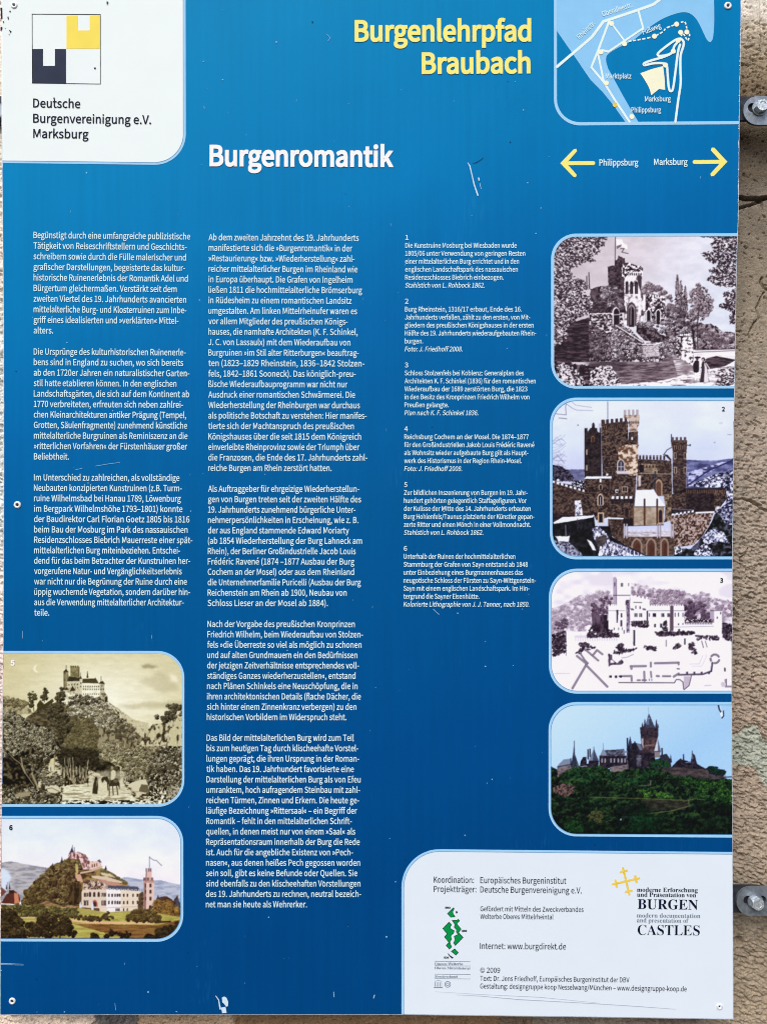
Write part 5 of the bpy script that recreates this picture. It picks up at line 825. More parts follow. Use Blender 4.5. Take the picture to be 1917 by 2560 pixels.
# castle
P.tex([(610, 190), (686, 195), (686, 290), (610, 285)], [(96, 88, 54), (134, 126, 86), (150, 142, 100)], 16, 14); P.merl(610, 202, 690, 202, 16, 4, (90, 82, 50)); P.line([(686, 200), (686, 290)], 5, S1); P.tex([(552, 240), (594, 240), (596, 300), (600, 400), (560, 400), (552, 330)], [S2, (140, 132, 90), S3], 14, 20); P.fill([(546, 242), (573, 215), (598, 242)], S1); P.line([(575, 185), (574, 222)], 4, S1); P.line([(556, 240), (556, 380)], 5, S1)
P.fill([(580, 325), (600, 278), (640, 285), (690, 292), (690, 325)], S1, 1); P.fill([(712, 340), (716, 300), (830, 296), (858, 340)], (70, 62, 34), 1); P.tex([(580, 322), (690, 318), (690, 430), (580, 440)], [S3, S4, S4], 16, 16); P.tex([(712, 336), (862, 338), (864, 480), (712, 470)], [S4, S5, (240, 240, 216)], 30, 20); P.fill([(690, 300), (698, 280), (710, 300), (710, 440), (690, 440)], S4); P.fill([(686, 300), (698, 272), (712, 300)], S1); P.line([(698, 248), (698, 280)], 3, S1); P.fill([(750, 292), (758, 225), (766, 292)], S1); P.tex([(864, 340), (905, 340), (902, 410), (870, 410)], [S3, S4], 14, 14); P.fill([(858, 342), (868, 325), (890, 318), (908, 345)], S1); P.line([(875, 280), (875, 325)], 4, S1); P.fill([(820, 300), (824, 288), (832, 300)], S1)
for y in (360, 385, 425):
    for i in range(8): P.fill([(720 + i * 19, y), (727 + i * 19, y), (727 + i * 19, y + 12), (720 + i * 19, y + 12)], S1 if y != 425 else S2)
for x, y in ((595, 345), (620, 345), (645, 340), (668, 340), (670, 370), (697, 330), (697, 360), (880, 355), (892, 385), (590, 395), (870, 385)): P.fill([(x, y), (x + 7, y), (x + 7, y + 13), (x, y + 13)], S0)
P.fill([(605, 410), (628, 360), (655, 400)], S1, 2); P.tex([(558, 395), (605, 395), (610, 480), (560, 490)], [S3, S4, S5], 18, 18); P.fill([(556, 396), (580, 372), (600, 396)], S1); P.tex([(868, 410), (905, 410), (930, 450), (930, 500), (860, 500)], [S1, S3, S4], 20, 16, 3); P.arch(920, 450, 500, 24, S1)
P.clumps([(600, 440), (700, 440), (900, 470), (900, 510), (600, 520)], 60, 18, [S3, S4, S2], 75, S0)
for pts in ([(480, 480), (510, 400), (550, 370), (560, 480)], [(345, 420), (390, 372), (420, 410), (410, 470), (370, 490)], [(250, 430), (285, 400), (315, 450), (300, 560), (262, 540)]): P.clumps(pts, 26, 17, [S2, (120, 112, 70)], int(pts[0][0]), S0)
P.line([(290, 500), (296, 580)], 6, S1); P.line([(385, 440), (388, 500)], 6, S1); P.fill([(325, 520), (350, 480), (385, 520), (455, 470), (470, 495), (380, 560), (325, 570)], (60, 54, 28), 3); P.line([(232, 640), (340, 560), (400, 530)], 4, S1)
P.tex([(225, 645), (340, 570), (470, 530), (540, 620), (520, 800), (330, 760)], [S1, (82, 74, 50), (112, 103, 74)], 30, 12, 24, 50, 1.2); P.clumps([(400, 560), (520, 520), (620, 700), (540, 860), (460, 740)], 60, 24, [(112, 104, 76), (92, 84, 58)], 110, S0)
# right rocks and trees
P.tex([(1200, 890), (1240, 780), (1320, 690), (1420, 680), (1480, 620), (1580, 600), (1580, 950), (1200, 950)], [S1, S3, S4, (196, 190, 146)], 20, 34, 6, 24, 1.5); P.line([(1430, 690), (1420, 780), (1380, 860)], 6, S1); P.line([(1330, 700), (1280, 780), (1260, 880)], 4, S2); P.clumps([(1330, 640), (1360, 600), (1420, 640), (1450, 520), (1580, 520), (1580, 620), (1400, 680)], 60, 20, [S2, S3], 76, S0)
P.tex([(1100, 930), (1200, 880), (1570, 880), (1570, 1390), (1040, 1200), (1060, 1000)], [S0, S1, S3, S4], 14, 14, 8, 20, 2); P.clumps([(1040, 920), (1200, 890), (1400, 900), (1380, 1100), (1240, 1180), (1060, 1170)], 280, 19, [S4, S3, (190, 184, 140)], 77, S1); P.clumps([(1300, 960), (1400, 890), (1580, 900), (1580, 1240), (1300, 1230), (1250, 1150)], 240, 19, [S3, S2, S4], 78, S0)
P.clumps([(840, 960), (900, 850), (970, 825), (1060, 850), (1110, 890), (1100, 960), (1040, 1040), (900, 1060)], 170, 20, [S4, S3, (184, 178, 134)], 79, S1)
# road, figures
P.tex([(470, 960), (820, 960), (1040, 1060), (1060, 1200), (1580, 1390), (20, 1390), (20, 1200), (480, 1150)], [S1, S3, S4, S4], 34, 14, 6, 30, 1.6); P.tex([(480, 950), (640, 930), (900, 1000), (1040, 1060), (1040, 1180), (860, 1120), (780, 1080), (560, 1100)], [S0, S1, S2], 26, 26, 10, 26, 1.2); P.clumps([(560, 900), (820, 900), (860, 1040), (640, 1060), (480, 1000)], 110, 22, [S2, (90, 82, 50)], 80, S0)
P.soft([(480, 900), (840, 900), (900, 1060), (520, 1060)], S0, .35, 14); P.soft([(20, 1120), (220, 1120), (260, 1240), (20, 1260)], S1, .5, 10)
P.tex([(560, 1220), (1060, 1180), (1100, 1260), (1200, 1370), (520, 1380)], [S3, S4, S5, (206, 206, 172)], 60, 12, 8, 30, 1.3); P.tex([(520, 1080), (760, 1060), (770, 1200), (560, 1225)], [S0, S1, S2, S3], 12, 24, 8, 20, 1.8)
for i in range(24): x = 530 + i * 9; P.line([(x, 1045 + (i * 37) % 30), (x + 3, 1110 + (i * 53) % 60)], 5, (S4, S1, S3)[i % 3]); 
for x in (560, 590, 605, 630): P.line([(x, 980), (x + 6, 1060)], 4, S4)
P.line([(765, 1000), (742, 1160)], 5, S4); P.line([(740, 1150), (765, 1220)], 5, S1)
P.soft([(780, 1120), (920, 1090), (1080, 1110), (1080, 1310), (780, 1310)], S4, .6, 10); P.fill([(820, 1165), (834, 1148), (846, 1172), (850, 1230), (844, 1292), (800, 1290), (806, 1220)], S1, 3); P.ell(832, 1158, 10, 13, S0); P.line([(838, 1180), (840, 1220)], 6, S3)
P.fill([(945, 1180), (980, 1155), (1020, 1160), (1035, 1200), (1035, 1255), (1022, 1220), (1000, 1225), (950, 1225), (930, 1200), (905, 1170), (885, 1200), (875, 1165), (890, 1145), (930, 1140)], S1, 2); P.ell(1000, 1180, 22, 16, S2, 4)
for a, b in (((945, 1215), (946, 1308)), ((975, 1220), (980, 1302)), ((1008, 1215), (1020, 1300)), ((930, 1200), (935, 1260))): P.line([a, b], 8, S1)
P.fill([(955, 1150), (962, 1100), (980, 1082), (1000, 1095), (1004, 1130), (990, 1165), (960, 1175)], S4, 2); P.ell(968, 1066, 13, 15, S3); P.line([(952, 1048), (975, 1050)], 7, S1); P.line([(955, 1120), (950, 1200)], 8, S2); P.line([(960, 1060), (948, 1120)], 3, S0)
# left tree, rocks, foreground
P.tex([(20, 600), (120, 580), (240, 660), (450, 740), (540, 920), (440, 1000), (340, 1120), (330, 1240), (20, 1300)], [S0, S0, S1, S2], 24, 24, 10, 26, 1.3); P.clumps([(20, 600), (120, 580), (220, 660), (330, 700), (460, 760), (480, 860), (550, 930), (420, 960), (300, 900), (20, 1000)], 560, 16, [S4, S3, (216, 212, 176)], 81, S0); P.clumps([(200, 960), (430, 950), (420, 1080), (340, 1160), (240, 1080)], 90, 16, [S3, S2, S4], 82, S0); P.clumps([(330, 1110), (460, 1090), (540, 1150), (540, 1220), (340, 1220)], 90, 16, [S4, S3], 83, S0)
P.line([(70, 930), (120, 990), (175, 1030), (205, 1100), (240, 1150), (320, 1250)], 24, S0); P.line([(78, 940), (125, 990), (180, 1030), (212, 1100), (250, 1150), (300, 1225)], 7, S3); P.line([(185, 980), (200, 1060), (220, 1110)], 12, S3); P.line([(280, 1120), (320, 1210), (330, 1250)], 16, S3); P.fill([(420, 1050), (465, 1040), (470, 1100), (425, 1100)], S4, 3); P.line([(442, 1065), (442, 1090)], 6, S1); P.line([(472, 960), (475, 1080)], 8, S3)
P.tex([(20, 1240), (300, 1260), (540, 1230), (540, 1390), (20, 1390)], [S0, S1, S2, S4], 16, 13, 4, 20, 1.8); P.clumps([(20, 1220), (200, 1220), (500, 1300), (500, 1385), (20, 1385)], 150, 18, [S3, S4, S2], 84, S0); P.fill([(405, 1250), (440, 1215), (510, 1225), (530, 1270), (480, 1290), (420, 1275)], S4, 5); P.line([(405, 1250), (450, 1240), (520, 1275)], 4, S1); P.fill([(130, 1300), (170, 1280), (270, 1280), (260, 1310), (150, 1320)], S3, 6)
P.fill([(1100, 1210), (1190, 1170), (1260, 1165), (1280, 1215), (1290, 1280), (1240, 1290), (1180, 1270)], S4, 5); P.fill([(1200, 1270), (1220, 1210), (1280, 1215), (1285, 1285)], S2, 5); P.fill([(1310, 1290), (1350, 1245), (1420, 1250), (1400, 1300)], S2, 5); P.line([(1100, 1205), (1200, 1172), (1260, 1165)], 3, S1)
P.tex([(1280, 1260), (1570, 1230), (1570, 1390), (1300, 1390)], [S0, S1, S3, S5], 13, 12, 4, 20, 2); P.clumps([(1440, 1240), (1570, 1230), (1560, 1330), (1450, 1330)], 50, 15, [S5, S4], 85, S1); P.tex([(540, 1345), (1400, 1345), (1400, 1390), (540, 1390)], [S0, S2, S5, S5], 22, 9, 4, 20, 2); 
pic5 = P.build(board, 'L', 455.6, 1633, 2010.9, 61); frame(pic5, 'L', 10.5, 461.4, 455.4, 1627.4, 1633.6, 2010.5, 2017, 67)
TEXTS['n5'].build('numeral', M['head'], pic5)

# picture 6: coloured lithograph
P = Pic(0, 2020, 3.45, 0, 456, 2043, 2352)
P.im = P.ramp(np.clip((P.Y - 90) / 500, 0, 1), [(222, 233, 255), (226, 236, 255), (236, 240, 255), (240, 238, 250)]); P.im += (P.n(200, 120)[..., None] - .5) * 8
P.tex([(5, 470), (100, 458), (200, 480), (330, 500), (430, 520), (430, 760), (5, 820)], [(140, 140, 150), (172, 172, 180), (188, 184, 186)], 60, 14, 5, 40, 1.4); P.tex([(1060, 600), (1140, 600), (1250, 620), (1400, 625), (1560, 660), (1560, 860), (1080, 860)], [(150, 160, 186), (180, 188, 210), (192, 194, 210)], 60, 14, 5, 40, 1.3)
P.soft([(5, 525), (40, 515), (85, 545), (98, 600), (84, 690), (66, 712), (5, 690)], (214, 230, 250), .9, 7, 14, 24); P.line([(70, 640), (66, 720)], 4, (90, 90, 100)); P.line([(84, 640), (82, 715)], 4, (90, 90, 100)); P.line([(12, 620), (12, 700)], 6, (120, 150, 190))
P.fill([(15, 820), (60, 745), (120, 705), (165, 740), (180, 790), (170, 830)], (86, 44, 34), 2); P.fill([(125, 730), (160, 735), (172, 820), (130, 825)], (200, 130, 100), 2); P.fill([(80, 708), (124, 706), (124, 735), (84, 735)], (50, 34, 34)); P.fill([(5, 670), (60, 720), (20, 760), (5, 790)], (110, 70, 60), 3)
for x in (10, 60, 88): P.fill([(x - 6, 700), (x, 650), (x + 6, 700)], (50, 44, 54))
H_ = [(190, 800), (250, 690), (340, 600), (430, 530), (500, 480), (570, 445), (600, 430), (700, 430), (760, 480), (860, 510), (960, 550), (1050, 610), (1120, 670), (1000, 700), (720, 700), (700, 860), (190, 860)]
P.tex(H_, [(66, 46, 28), (104, 80, 46), (138, 112, 66), (160, 136, 84)], 40, 24, 6, 30, 1.3); P.clumps([(190, 820), (300, 640), (480, 500), (620, 440), (700, 480), (700, 840), (300, 850)], 200, 32, [(146, 128, 76), (122, 100, 60), (104, 80, 50), (166, 148, 94)], 90, (38, 25, 18)); P.clumps([(860, 520), (960, 550), (1110, 660), (1000, 640), (880, 560)], 30, 16, [(130, 122, 76)], 91, (70, 56, 40))
P.line([(700, 560), (800, 540), (880, 505)], 16, (206, 176, 156)); P.fill([(790, 580), (920, 590), (1050, 630), (1060, 650), (900, 625), (800, 600)], (214, 192, 168), 3); P.fill([(870, 555), (950, 565), (1000, 600), (880, 580)], (206, 196, 160), 4); P.line([(720, 690), (745, 640), (770, 690)], 3, (60, 40, 40)); P.fill([(850, 620), (1000, 640), (1080, 665), (960, 672), (860, 640)], (190, 140, 118), 2)
P.tex([(590, 435), (600, 385), (680, 378), (740, 400), (780, 460), (860, 460), (880, 480), (870, 500), (800, 530), (720, 530), (690, 440)], [(120, 80, 80), (210, 170, 168), (232, 206, 204)], 18, 22, 4, 14, 1.8); P.fill([(605, 385), (625, 335), (640, 380)], (70, 56, 66), 3); P.line([(629, 320), (630, 360)], 4, (80, 60, 70)); P.line([(645, 340), (646, 380)], 4, (60, 50, 60)); P.fill([(775, 470), (850, 458), (872, 480), (860, 505), (785, 525)], (226, 196, 180), 2)
for x, y in ((610, 400), (640, 400), (670, 400), (795, 485), (815, 480), (835, 476), (725, 490), (745, 480), (735, 450)): P.fill([(x, y), (x + 8, y), (x + 8, y + 26), (x, y + 26)], (96, 56, 50))
P.fill([(650, 480), (672, 480), (680, 600), (655, 600)], (188, 170, 110), 8); P.fill([(655, 575), (700, 570), (720, 640), (670, 630)], (206, 160, 140), 5); P.fill([(840, 455), (862, 442), (880, 470)], (60, 56, 70), 2)
for x, y, h in ((460, 470, 60), (538, 415, 60), (915, 490, 40)): P.fill([(x - 10, y + h), (x, y), (x + 10, y + h)], (50, 44, 34), 4)
P.tex([(600, 700), (640, 640), (700, 650), (720, 860), (600, 860)], [(40, 28, 18), (86, 66, 40)], 14, 40, 8, 20, 1.5); P.clumps([(220, 720), (350, 660), (350, 800), (230, 830)], 34, 26, [(140, 126, 70), (104, 84, 48)], 92, (40, 28, 18)); P.tex([(280, 860), (400, 800), (520, 840), (700, 830), (700, 870), (290, 875)], [(90, 62, 40), (140, 108, 74), (170, 140, 100)], 60, 12, 4)
# palace
PB = (222, 206, 188); P.fill([(720, 690), (745, 640), (770, 690), (780, 630), (815, 620), (840, 640), (850, 690), (880, 640), (920, 640), (922, 920), (705, 880), (708, 720)], PB, 2); P.tex([(722, 640), (760, 620), (840, 625), (925, 640), (925, 700), (722, 705)], [(66, 48, 48), (150, 120, 104), (216, 196, 176)], 16, 22, 3, 12, 2); P.fill([(870, 615), (920, 620), (930, 650), (880, 650)], (190, 140, 130)); P.fill([(921, 690), (1050, 700), (1218, 715), (1218, 880), (1110, 895), (921, 905)], (228, 214, 194)); P.fill([(921, 690), (1045, 700), (1045, 880), (921, 905)], (240, 236, 238)); P.fill([(930, 668), (1060, 672), (1190, 678), (1218, 716), (1040, 702), (930, 700)], (76, 78, 96)); P.fill([(920, 640), (928, 620), (935, 700), (921, 700)], (170, 150, 150))
for i in range(9): P.fill([(940 + i * 32, 690 + i * 1.6), (958 + i * 32, 690 + i * 1.6), (958 + i * 32, 706 + i * 1.6), (940 + i * 32, 706 + i * 1.6)], (222, 216, 222)); P.fill([(946 + i * 32, 692 + i * 1.6), (952 + i * 32, 692 + i * 1.6), (952 + i * 32, 704 + i * 1.6), (946 + i * 32, 704 + i * 1.6)], (60, 50, 60))
WK = (60, 42, 44)
for y in (738, 800):
    for x in (936, 965, 990, 1010, 1030, 1064, 1096, 1144, 1182): P.fill([(x, y), (x + 13, y), (x + 13, y + 28), (x, y + 28)], WK, 1)
    for x in (726, 740, 755, 880, 895, 908): P.fill([(x, y - 6 + (4 if y == 800 else 0)), (x + 10, y - 6), (x + 10, y + (26 if y < 800 else 40)), (x, y + (26 if y < 800 else 40))], WK, 1)
for x in (780, 817, 855): P.arch(x, 722, 765, 20, WK)
for x in (1005, 1020, 1032, 1070, 1102): P.arch(x, 862, 888, 9, WK)
P.line([(922, 860), (1218, 848)], 4, (180, 160, 150)); P.line([(708, 785), (1215, 785)], 3, (190, 168, 150), .7); P.arch(820, 790, 850, 50, (170, 90, 76)); P.arch(820, 805, 850, 24, WK); P.fill([(700, 855), (800, 862), (860, 862), (868, 920), (820, 925), (690, 915)], (96, 66, 52), 3); P.fill([(680, 915), (760, 868), (784, 872), (750, 930)], (196, 140, 110), 2); P.fill([(868, 868), (925, 862), (928, 930), (880, 940)], (226, 210, 190), 2)
for x in (697, 800): P.fill([(x - 10, 920), (x - 8, 830), (x, 800), (x + 10, 840), (x + 12, 925)], (214, 222, 240), 2)
# tower with pennant
P.fill([(1244, 640), (1332, 640), (1334, 870), (1240, 890)], (222, 196, 184), 1); P.fill([(1262, 545), (1312, 545), (1312, 625), (1258, 625)], (222, 184, 172)); P.merl(1258, 545, 1318, 545, 26, 3, (130, 100, 106)); P.fill([(1238, 620), (1334, 620), (1330, 644), (1242, 644)], (190, 146, 136)); P.merl(1238, 622, 1338, 622, 24, 3, (120, 90, 96)); P.line([(1266, 545), (1262, 630)], 8, (130, 96, 96)); P.fill([(1244, 645), (1262, 645), (1264, 880), (1240, 880)], (150, 112, 104))
for y in (652, 705, 765): P.fill([(1293, y), (1308, y), (1308, y + 32), (1293, y + 32)], (70, 44, 44)); P.fill([(1253, y), (1262, y), (1262, y + 32), (1253, y + 32)], (80, 52, 50))
P.arch(1298, 835, 880, 20, (60, 40, 40)); P.line([(1292, 418), (1292, 545)], 4, (70, 60, 76)); P.line([(1292, 425), (1330, 450), (1350, 450), (1378, 478), (1398, 496)], 5, (90, 80, 96)); P.tex([(1200, 740), (1240, 720), (1240, 870), (1190, 880)], [(60, 44, 32), (110, 86, 58)], 16, 16, 6)
P.tex([(1335, 830), (1360, 770), (1440, 760), (1500, 800), (1530, 750), (1560, 830), (1560, 930), (1340, 930)], [(50, 34, 30), (96, 60, 46), (60, 48, 48)], 20, 18, 6, 20, 1.4); P.fill([(1355, 790), (1365, 742), (1376, 790)], (50, 44, 56)); P.fill([(1508, 850), (1534, 752), (1552, 850)], (70, 70, 84))
P.clumps([(1330, 810), (1420, 800), (1550, 870), (1550, 950), (1340, 950)], 70, 32, [(190, 148, 70), (160, 120, 60), (140, 106, 56)], 93, (60, 40, 20)); P.fill([(920, 900), (1200, 880), (1560, 940), (1560, 1130), (5, 1130), (5, 830), (700, 860)], (168, 158, 86)); P.tex([(160, 930), (600, 935), (1000, 900), (1560, 940), (1560, 1130), (150, 1130)], [(150, 140, 66), (176, 168, 84), (190, 182, 100)], 90, 12)
P.tex([(20, 830), (300, 850), (680, 860), (680, 940), (20, 960)], [(70, 60, 34), (126, 116, 66), (150, 140, 84)], 30, 18, 5, 20, 1.5); P.line([(300, 860), (590, 862)], 14, (214, 176, 130)); P.clumps([(10, 840), (280, 840), (600, 870), (680, 900), (680, 940), (160, 930), (10, 930)], 150, 22, [(128, 122, 66), (100, 94, 50), (150, 142, 84)], 94, (44, 36, 20))
P.line([(170, 945), (600, 948)], 14, (208, 184, 128)); P.line([(600, 965), (760, 985), (1010, 992), (1330, 993)], 18, (222, 182, 140)); P.tex([(640, 1000), (900, 1000), (1370, 1010), (1560, 960), (1560, 1130), (1100, 1130)], [(104, 66, 36), (130, 90, 48), (140, 110, 58)], 80, 10, 6, 40); P.clumps([(610, 925), (870, 935), (950, 960), (900, 975), (620, 955)], 60, 15, [(120, 96, 54), (90, 70, 40)], 95, (36, 26, 16)); P.clumps([(880, 900), (940, 900), (990, 950), (900, 960)], 22, 15, [(100, 84, 48)], 96, (36, 26, 16))
P.clumps([(1110, 920), (1180, 880), (1300, 880), (1380, 920), (1380, 975), (1100, 975)], 100, 24, [(140, 118, 62), (112, 90, 48), (96, 76, 42)], 97, (40, 28, 16)); P.line([(1340, 985), (1470, 978)], 16, (60, 40, 26))
P.tex([(5, 870), (100, 860), (200, 970), (230, 1060), (240, 1130), (5, 1130)], [(20, 14, 10), (44, 32, 18), (80, 64, 36)], 20, 18, 12, 26, 1.5); P.clumps([(5, 880), (110, 880), (210, 980), (210, 1120), (5, 1120)], 120, 26, [(84, 68, 38), (60, 48, 28), (100, 84, 50)], 98, (20, 14, 8)); P.clumps([(230, 1000), (350, 950), (400, 900), (520, 920), (600, 960), (640, 1040), (600, 1080), (520, 1100), (240, 1120)], 170, 25, [(72, 58, 34), (54, 41, 26), (94, 78, 46)], 99, (24, 16, 10)); P.clumps([(600, 1030), (670, 1080), (640, 1110), (580, 1090)], 14, 18, [(50, 38, 24)], 100, (20, 14, 8)); P.line([(520, 1060), (522, 1125)], 10, (44, 30, 20)); P.line([(560, 1070), (600, 1110)], 8, (44, 30, 20))
for pts in ([(900, 1120), (960, 1050), (1000, 1060), (1080, 1080), (1100, 1050), (1140, 1100), (1130, 1125)], [(780, 1125), (800, 1085), (850, 1105), (860, 1125)], [(1230, 1125), (1280, 1090), (1400, 1120), (1380, 1130)]): P.clumps(pts, 40, 18, [(56, 44, 26), (44, 32, 20)], int(pts[0][0]), (20, 12, 8))
P.clumps([(1350, 1060), (1400, 1030), (1480, 1010), (1540, 990), (1540, 1060), (1460, 1120), (1350, 1110)], 70, 22, [(80, 66, 38), (60, 46, 28)], 102, (20, 14, 10)); P.line([(5, 1125), (1560, 1126)], 6, (44, 30, 24))
pic6 = P.build(board, 'L', 452.6, 2046, 2347.8, 61); frame(pic6, 'L', 4.5, 458.8, 452.4, 2039.7, 2046, 2347.6, 2354.5, 67, line=True, b2=2353.5, bi2=2347)
TEXTS['n6'].build('numeral', M['navy'], pic6)
# ------------------------------------------------------------------ rivets, scratches, chips
def lathe(g, c, prof, n=24):
    """profile of (radius, height towards the camera) about the y axis"""
    k0 = len(g.v); cx, cy, cz = c
    for r, h in prof:
        for i in range(n): a = 2 * math.pi * i / n; g.v.append((cx + r * math.cos(a), cy - h, cz + r * math.sin(a)))
    for j in range(len(prof) - 1):
        for i in range(n): a, b = k0 + j * n + i, k0 + j * n + (i + 1) % n; g.f.append((a, b, b + n, a + n))
def rivet(px, py, r, tilt=0):
    c = W(px, py, 0); m = r * PX; g = Geo()
    lathe(g, c, [(m * 1.02, .0002), (m * 1.02, m * .16), (m * .92, m * .30), (m * .74, m * .38), (m * .52, m * .38), (m * .44, m * .30), (m * .40, m * .02)], 28)
    o = g.build('rivet', M['rivet'], board, True)
    g = Geo(); lathe(g, c, [(m * .41, m * .06), (m * .2, m * .08), (m * .001, m * .09)], 16); g.build('rivet_core', M['core'], o)
for a in ((36.5, 13.5, 8.6), (1818, 15, 9.2), (45, 1262, 9.0), (32, 2502, 8.4), (1797, 2516, 8.0)): rivet(*a)

g = Geo()
stroke(g, [(1169, 407), (1174, 415), (1178, 432), (1185, 462), (1194, 488)], [1.5, 3.0, 2.4, 3.0, 3.6], 8); stroke(g, [(1196, 445), (1197, 450)], 3.2, 8); stroke(g, [(1199, 458), (1202, 472)], .9, 8)
o = g.build('scratch', M['scratch'], board); o['label'] = 'white scratch through the blue print'; o['kind'] = 'stuff'
g = Geo(); stroke(g, [(1181, 408), (1190, 406), (1200, 400), (1208, 394)], [.8, 1.4, 1.2, .8], 8); g.build('scratch', M['dirt'], board)
g = Geo(); flat(g, [(555, 2494), (561, 2491), (567, 2495), (571, 2505), (570, 2515), (566, 2517), (560, 2509), (556, 2506)], 8); flat(g, [(553, 2519), (564, 2517), (567, 2532), (556, 2533)], 8.2)
stroke(g, [(540, 2490), (547, 2500), (551, 2522)], [2, 2.4, 4], 8); o = g.build('paint_chip', M['scratch'], board); o['kind'] = 'stuff'
g = Geo()
for y, w in ((2409.5, 1.3), (2412, .8)): stroke(g, [(2, y - 1), (30, y), (60, y + 1)], [w, w, .5], 8, cap=False)
stroke(g, [(1, 2428), (4, 2426)], 2.2, 8); stroke(g, [(1083, 1523), (1090, 1530), (1097, 1536)], 1.3, 8); stroke(g, [(57, 1578), (58, 1596)], .8, 8); stroke(g, [(240, 1165), (270, 1160), (300, 1156)], .8, 8); stroke(g, [(190, 1174), (206, 1171)], .9, 8)
stroke(g, [(380, 1588), (380, 1596)], .8, 8); stroke(g, [(816, 85), (826, 95), (820, 102)], .9, 8); stroke(g, [(835, 2492), (834, 2480)], 1.5, 8); stroke(g, [(290, 2525), (288, 2508)], .8, 8); stroke(g, [(440, 2528), (444, 2530)], 1.2, 8); stroke(g, [(936, 2488), (934, 2495)], 2.4, 8)
o = g.build('scratch', M['speck'], board); o['kind'] = 'stuff'
R_ = random.Random(77); g = Geo(); g2 = Geo(); g3 = Geo()
for i in range(230):
    x, y = R_.uniform(12, 1828), R_.uniform(5, 2530)
    if (x < 470 and y < 420) or (x > 1370 and 575 < y < 2100) or (x < 465 and 1620 < y < 2360) or (x > 1000 and y > 2120) or (x > 1385 and y < 310): continue
    if i % 9 == 0: disc(g2, x, y, R_.uniform(.6, 1.5), 7, 7)
    elif i % 3 == 0: a = R_.uniform(1.2, 1.9); l = R_.uniform(2, 8); stroke(g, [(x, y), (x + l * math.cos(a), y + l * math.sin(a))], R_.uniform(.4, .8), 7, cap=False)
    else: disc(g, x, y, R_.choice((.5, .6, .8, 1.0, 1.5)), 7, 7)
for x, y, r in ((557, 499 - 300, 1.6), (691, 105, 2), (1213, 1666, 1.8), (966, 2342, 2), (371, 2480, 2), (1213, 1604, 1), (672, 2293, 1.6), (217, 432, 1.8), (1308, 275, 1.6)): disc(g, x, y, r, 7.5, 8)
for x, y, r in ((781, 55, 2), (270, 7, 2), (1275, 355, 1.6), (1269, 203, 1.2), (1013, 2350 - 200, 1.2)): disc(g2, x, y, r, 7.5, 8)
g2.v and g2.build('dirt_speck', M['dirt'], board).__setitem__('kind', 'stuff')
g.build('wear_speck', M['speck'], board)['kind'] = 'stuff'
g = Geo()
for pts in ([(24, 28), (27, 26), (28, 29), (25, 31)], [(19, 42), (22, 41), (23, 48), (21, 49)], [(8, 53), (11, 53), (11, 57), (9, 57)], [(23, 74), (30, 78), (27, 83)], [(22, 85), (25, 85), (24, 88)], [(12, 69), (15, 70), (15, 72)], [(2, 20), (6, 18), (7, 45), (3, 48)], [(3, 66), (7, 68), (6, 74), (2, 78)], [(134, 244), (137, 243), (138, 248), (135, 249)], [(235, 169), (240, 168), (240, 173), (236, 172)], [(268, 1), (271, 6), (269, 13), (267, 8)]): flat(g, pts, 8)
g.build('paint_chip', M['dirt'], board)['kind'] = 'stuff'
g = Geo(); stroke(g, [(1140, 2487), (1200, 2490), (1300, 2499), (1450, 2507), (1580, 2515), (1688, 2523)], [.6, 1.0, 1.4, 1.0, 1.2, .6], 8, cap=False); stroke(g, [(1087, 2479), (1200, 2486), (1350, 2493), (1500, 2508)], [.3, .7, .8, .4], 8.3, cap=False)
g.build('scuff', M['scuff'], board)['kind'] = 'stuff'
g = Geo(); stroke(g, [(1450, 2445), (1620, 2450), (1690, 2452)], .5, 8, cap=False)
# chipped right edge: bare aluminium bites
R_ = random.Random(9); g = Geo()
for i in range(60):
    y = R_.uniform(10, 620) if i < 38 else R_.uniform(620, 2530); e_ = redge(y); w = R_.uniform(1, 3.2) * (1 if i < 38 else .6); h = R_.uniform(2, 6)
    flat(g, [(e_ - .4, y), (e_ - .8 - w, y + h * .4), (e_ - .8 - w * .6, y + h * .8), (e_ - .4, y + h)], 7)
g.build('edge_chip', M['scratch'], board)['kind'] = 'stuff'

# ------------------------------------------------------------------ the steel brackets between wall and board
def stadium(cx, cz, x_far, r, n=14, side=-1):
    """outline in metres, rounded towards side, running to x_far"""
    p = []
    for k in range(n + 1): a = math.pi / 2 + math.pi * k / n; p.append((cx - side * 0 + r * math.cos(a), cz + r * math.sin(a)) if side == -1 else (cx - r * math.cos(a), cz + r * math.sin(a)))
    return p + [(x_far, cz - r), (x_far, cz + r)]
def extr(g, out, hole, y0, y1):
    tri = tessellate_polygon([[Vector((a, b, 0)) for a, b in out]] + ([[Vector((a, b, 0)) for a, b in hole]] if hole else []))
    P_ = out + (hole or []); n = len(P_); k = len(g.v); g.v += [(a, y0, b) for a, b in P_] + [(a, y1, b) for a, b in P_]
    g.f += [tuple(k + i for i in t) for t in tri] + [tuple(k + n + i for i in t[::-1]) for t in tri]
    for L, o_ in ((len(out), 0), (len(hole or []), len(out))):
        g.f += [(k + o_ + i, k + o_ + (i + 1) % L, k + n + o_ + (i + 1) % L, k + n + o_ + i) for i in range(L)]
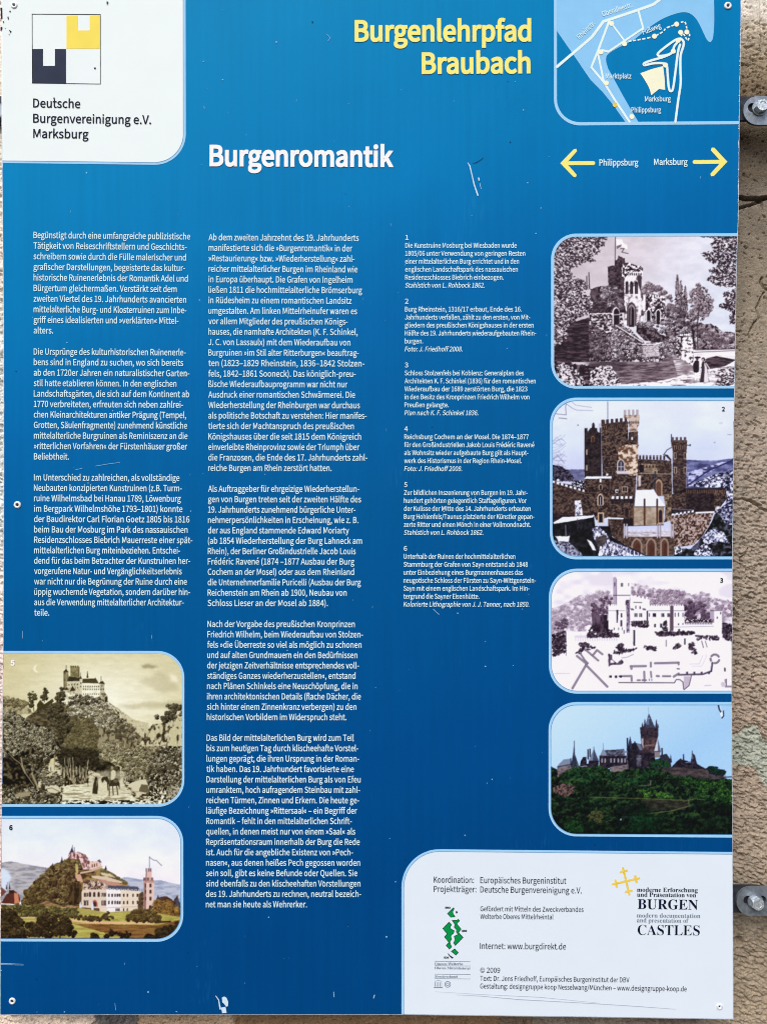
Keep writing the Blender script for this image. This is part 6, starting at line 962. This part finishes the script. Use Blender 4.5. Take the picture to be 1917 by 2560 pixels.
def bracket(label, ce, rp, boltc, strap_end, spin, side=1):
    """ce: px centre of the rounded end of the slotted plate, rp its half height in px, boltc: px centre of the bolt foot"""
    dep = 0.010; a = W(ce[0], ce[1], dep); r = rp * PX * (D + dep) / D
    o = thing('mounting_bracket', label, 'bracket', W(boltc[0], ce[1], WD), 'steel brackets between wall and board')
    bc = W(boltc[0], boltc[1], dep)
    xf = bc[0] + side * 0.040
    sl = 0.0052; slot = []
    for k in range(9): t = math.pi / 2 + math.pi * k / 8; slot.append((bc[0] - 0.0080 + sl * math.cos(t), bc[2] + 0.001 + sl * math.sin(t)))
    for k in range(9): t = -math.pi / 2 + math.pi * k / 8; slot.append((bc[0] + 0.0080 + sl * math.cos(t), bc[2] + 0.001 + sl * math.sin(t)))
    g = Geo(); out = stadium(a[0], a[2], xf, r, side=-side)
    extr(g, out, slot, dep, dep + 0.0035)
    # the plate turns back and runs into the wall
    x0, x1 = sorted((xf, xf - side * 0.0035)); box(g, x0 + 1e-4, x1 - 1e-4, dep + .0035, WD + .012, a[2] - r * .999, a[2] + r * .999)
    g.build('slotted_plate', M['zinc'], o)
    g = Geo(); b = W(strap_end[0], strap_end[1], dep + .004); rs = strap_end[2] * PX
    xs = W(1790 if side > 0 else 60, 0, dep)[0]
    extr(g, stadium(b[0], b[2], xs, rs, side=side), None, dep + .0038, dep + .0078); g.build('strap', M['steel_dark'], o)
    g = Geo(); lathe(g, (bc[0], dep, bc[2]), [(0.0045, -.003), (0.0088, 0), (0.0088, .0016), (0.004, .0018)], 28); g.build('washer', M['zinc'], o, False)
    g = Geo(); n = 6; R6 = 0.0074; hh = .0085; k = 0
    prof = [(R6, .0018), (R6, hh - .0012), (R6 * .86, hh), (R6 * .55, hh), (R6 * .5, hh - .0005), (.0001, hh - .0005)]
    for R_2, h in prof:
        for i in range(24):
            t = 2 * math.pi * i / 24; f = math.cos(math.pi / 6) / math.cos((t % (math.pi / 3)) - math.pi / 6) if R_2 > R6 * .9 else 1.0
            g.v.append((bc[0] + R_2 * f * math.cos(t + spin), dep - h, bc[2] + R_2 * f * math.sin(t + spin)))
    for j in range(len(prof) - 1):
        for i in range(24): q0, q1 = j * 24 + i, j * 24 + (i + 1) % 24; g.f.append((q0, q1, q1 + 24, q0 + 24))
    g.build('bolt', M['bolt'], o)
bracket('upper steel bracket with a domed bolt head at the top right edge of the board', (1893, 276), 36, (1897, 271), (1868, 271, 30), 0.2)
bracket('lower steel bracket with an upright slotted plate and bolt beside the imprint panel', (1876, 2254), 36, (1886, 2253), (1890, 2248, 34), 0.5)
bracket('upper left steel bracket showing as a dark sliver past the left board edge', (-28, 276), 34, (-40, 274), (-6, 276, 36), 0.9, side=-1)
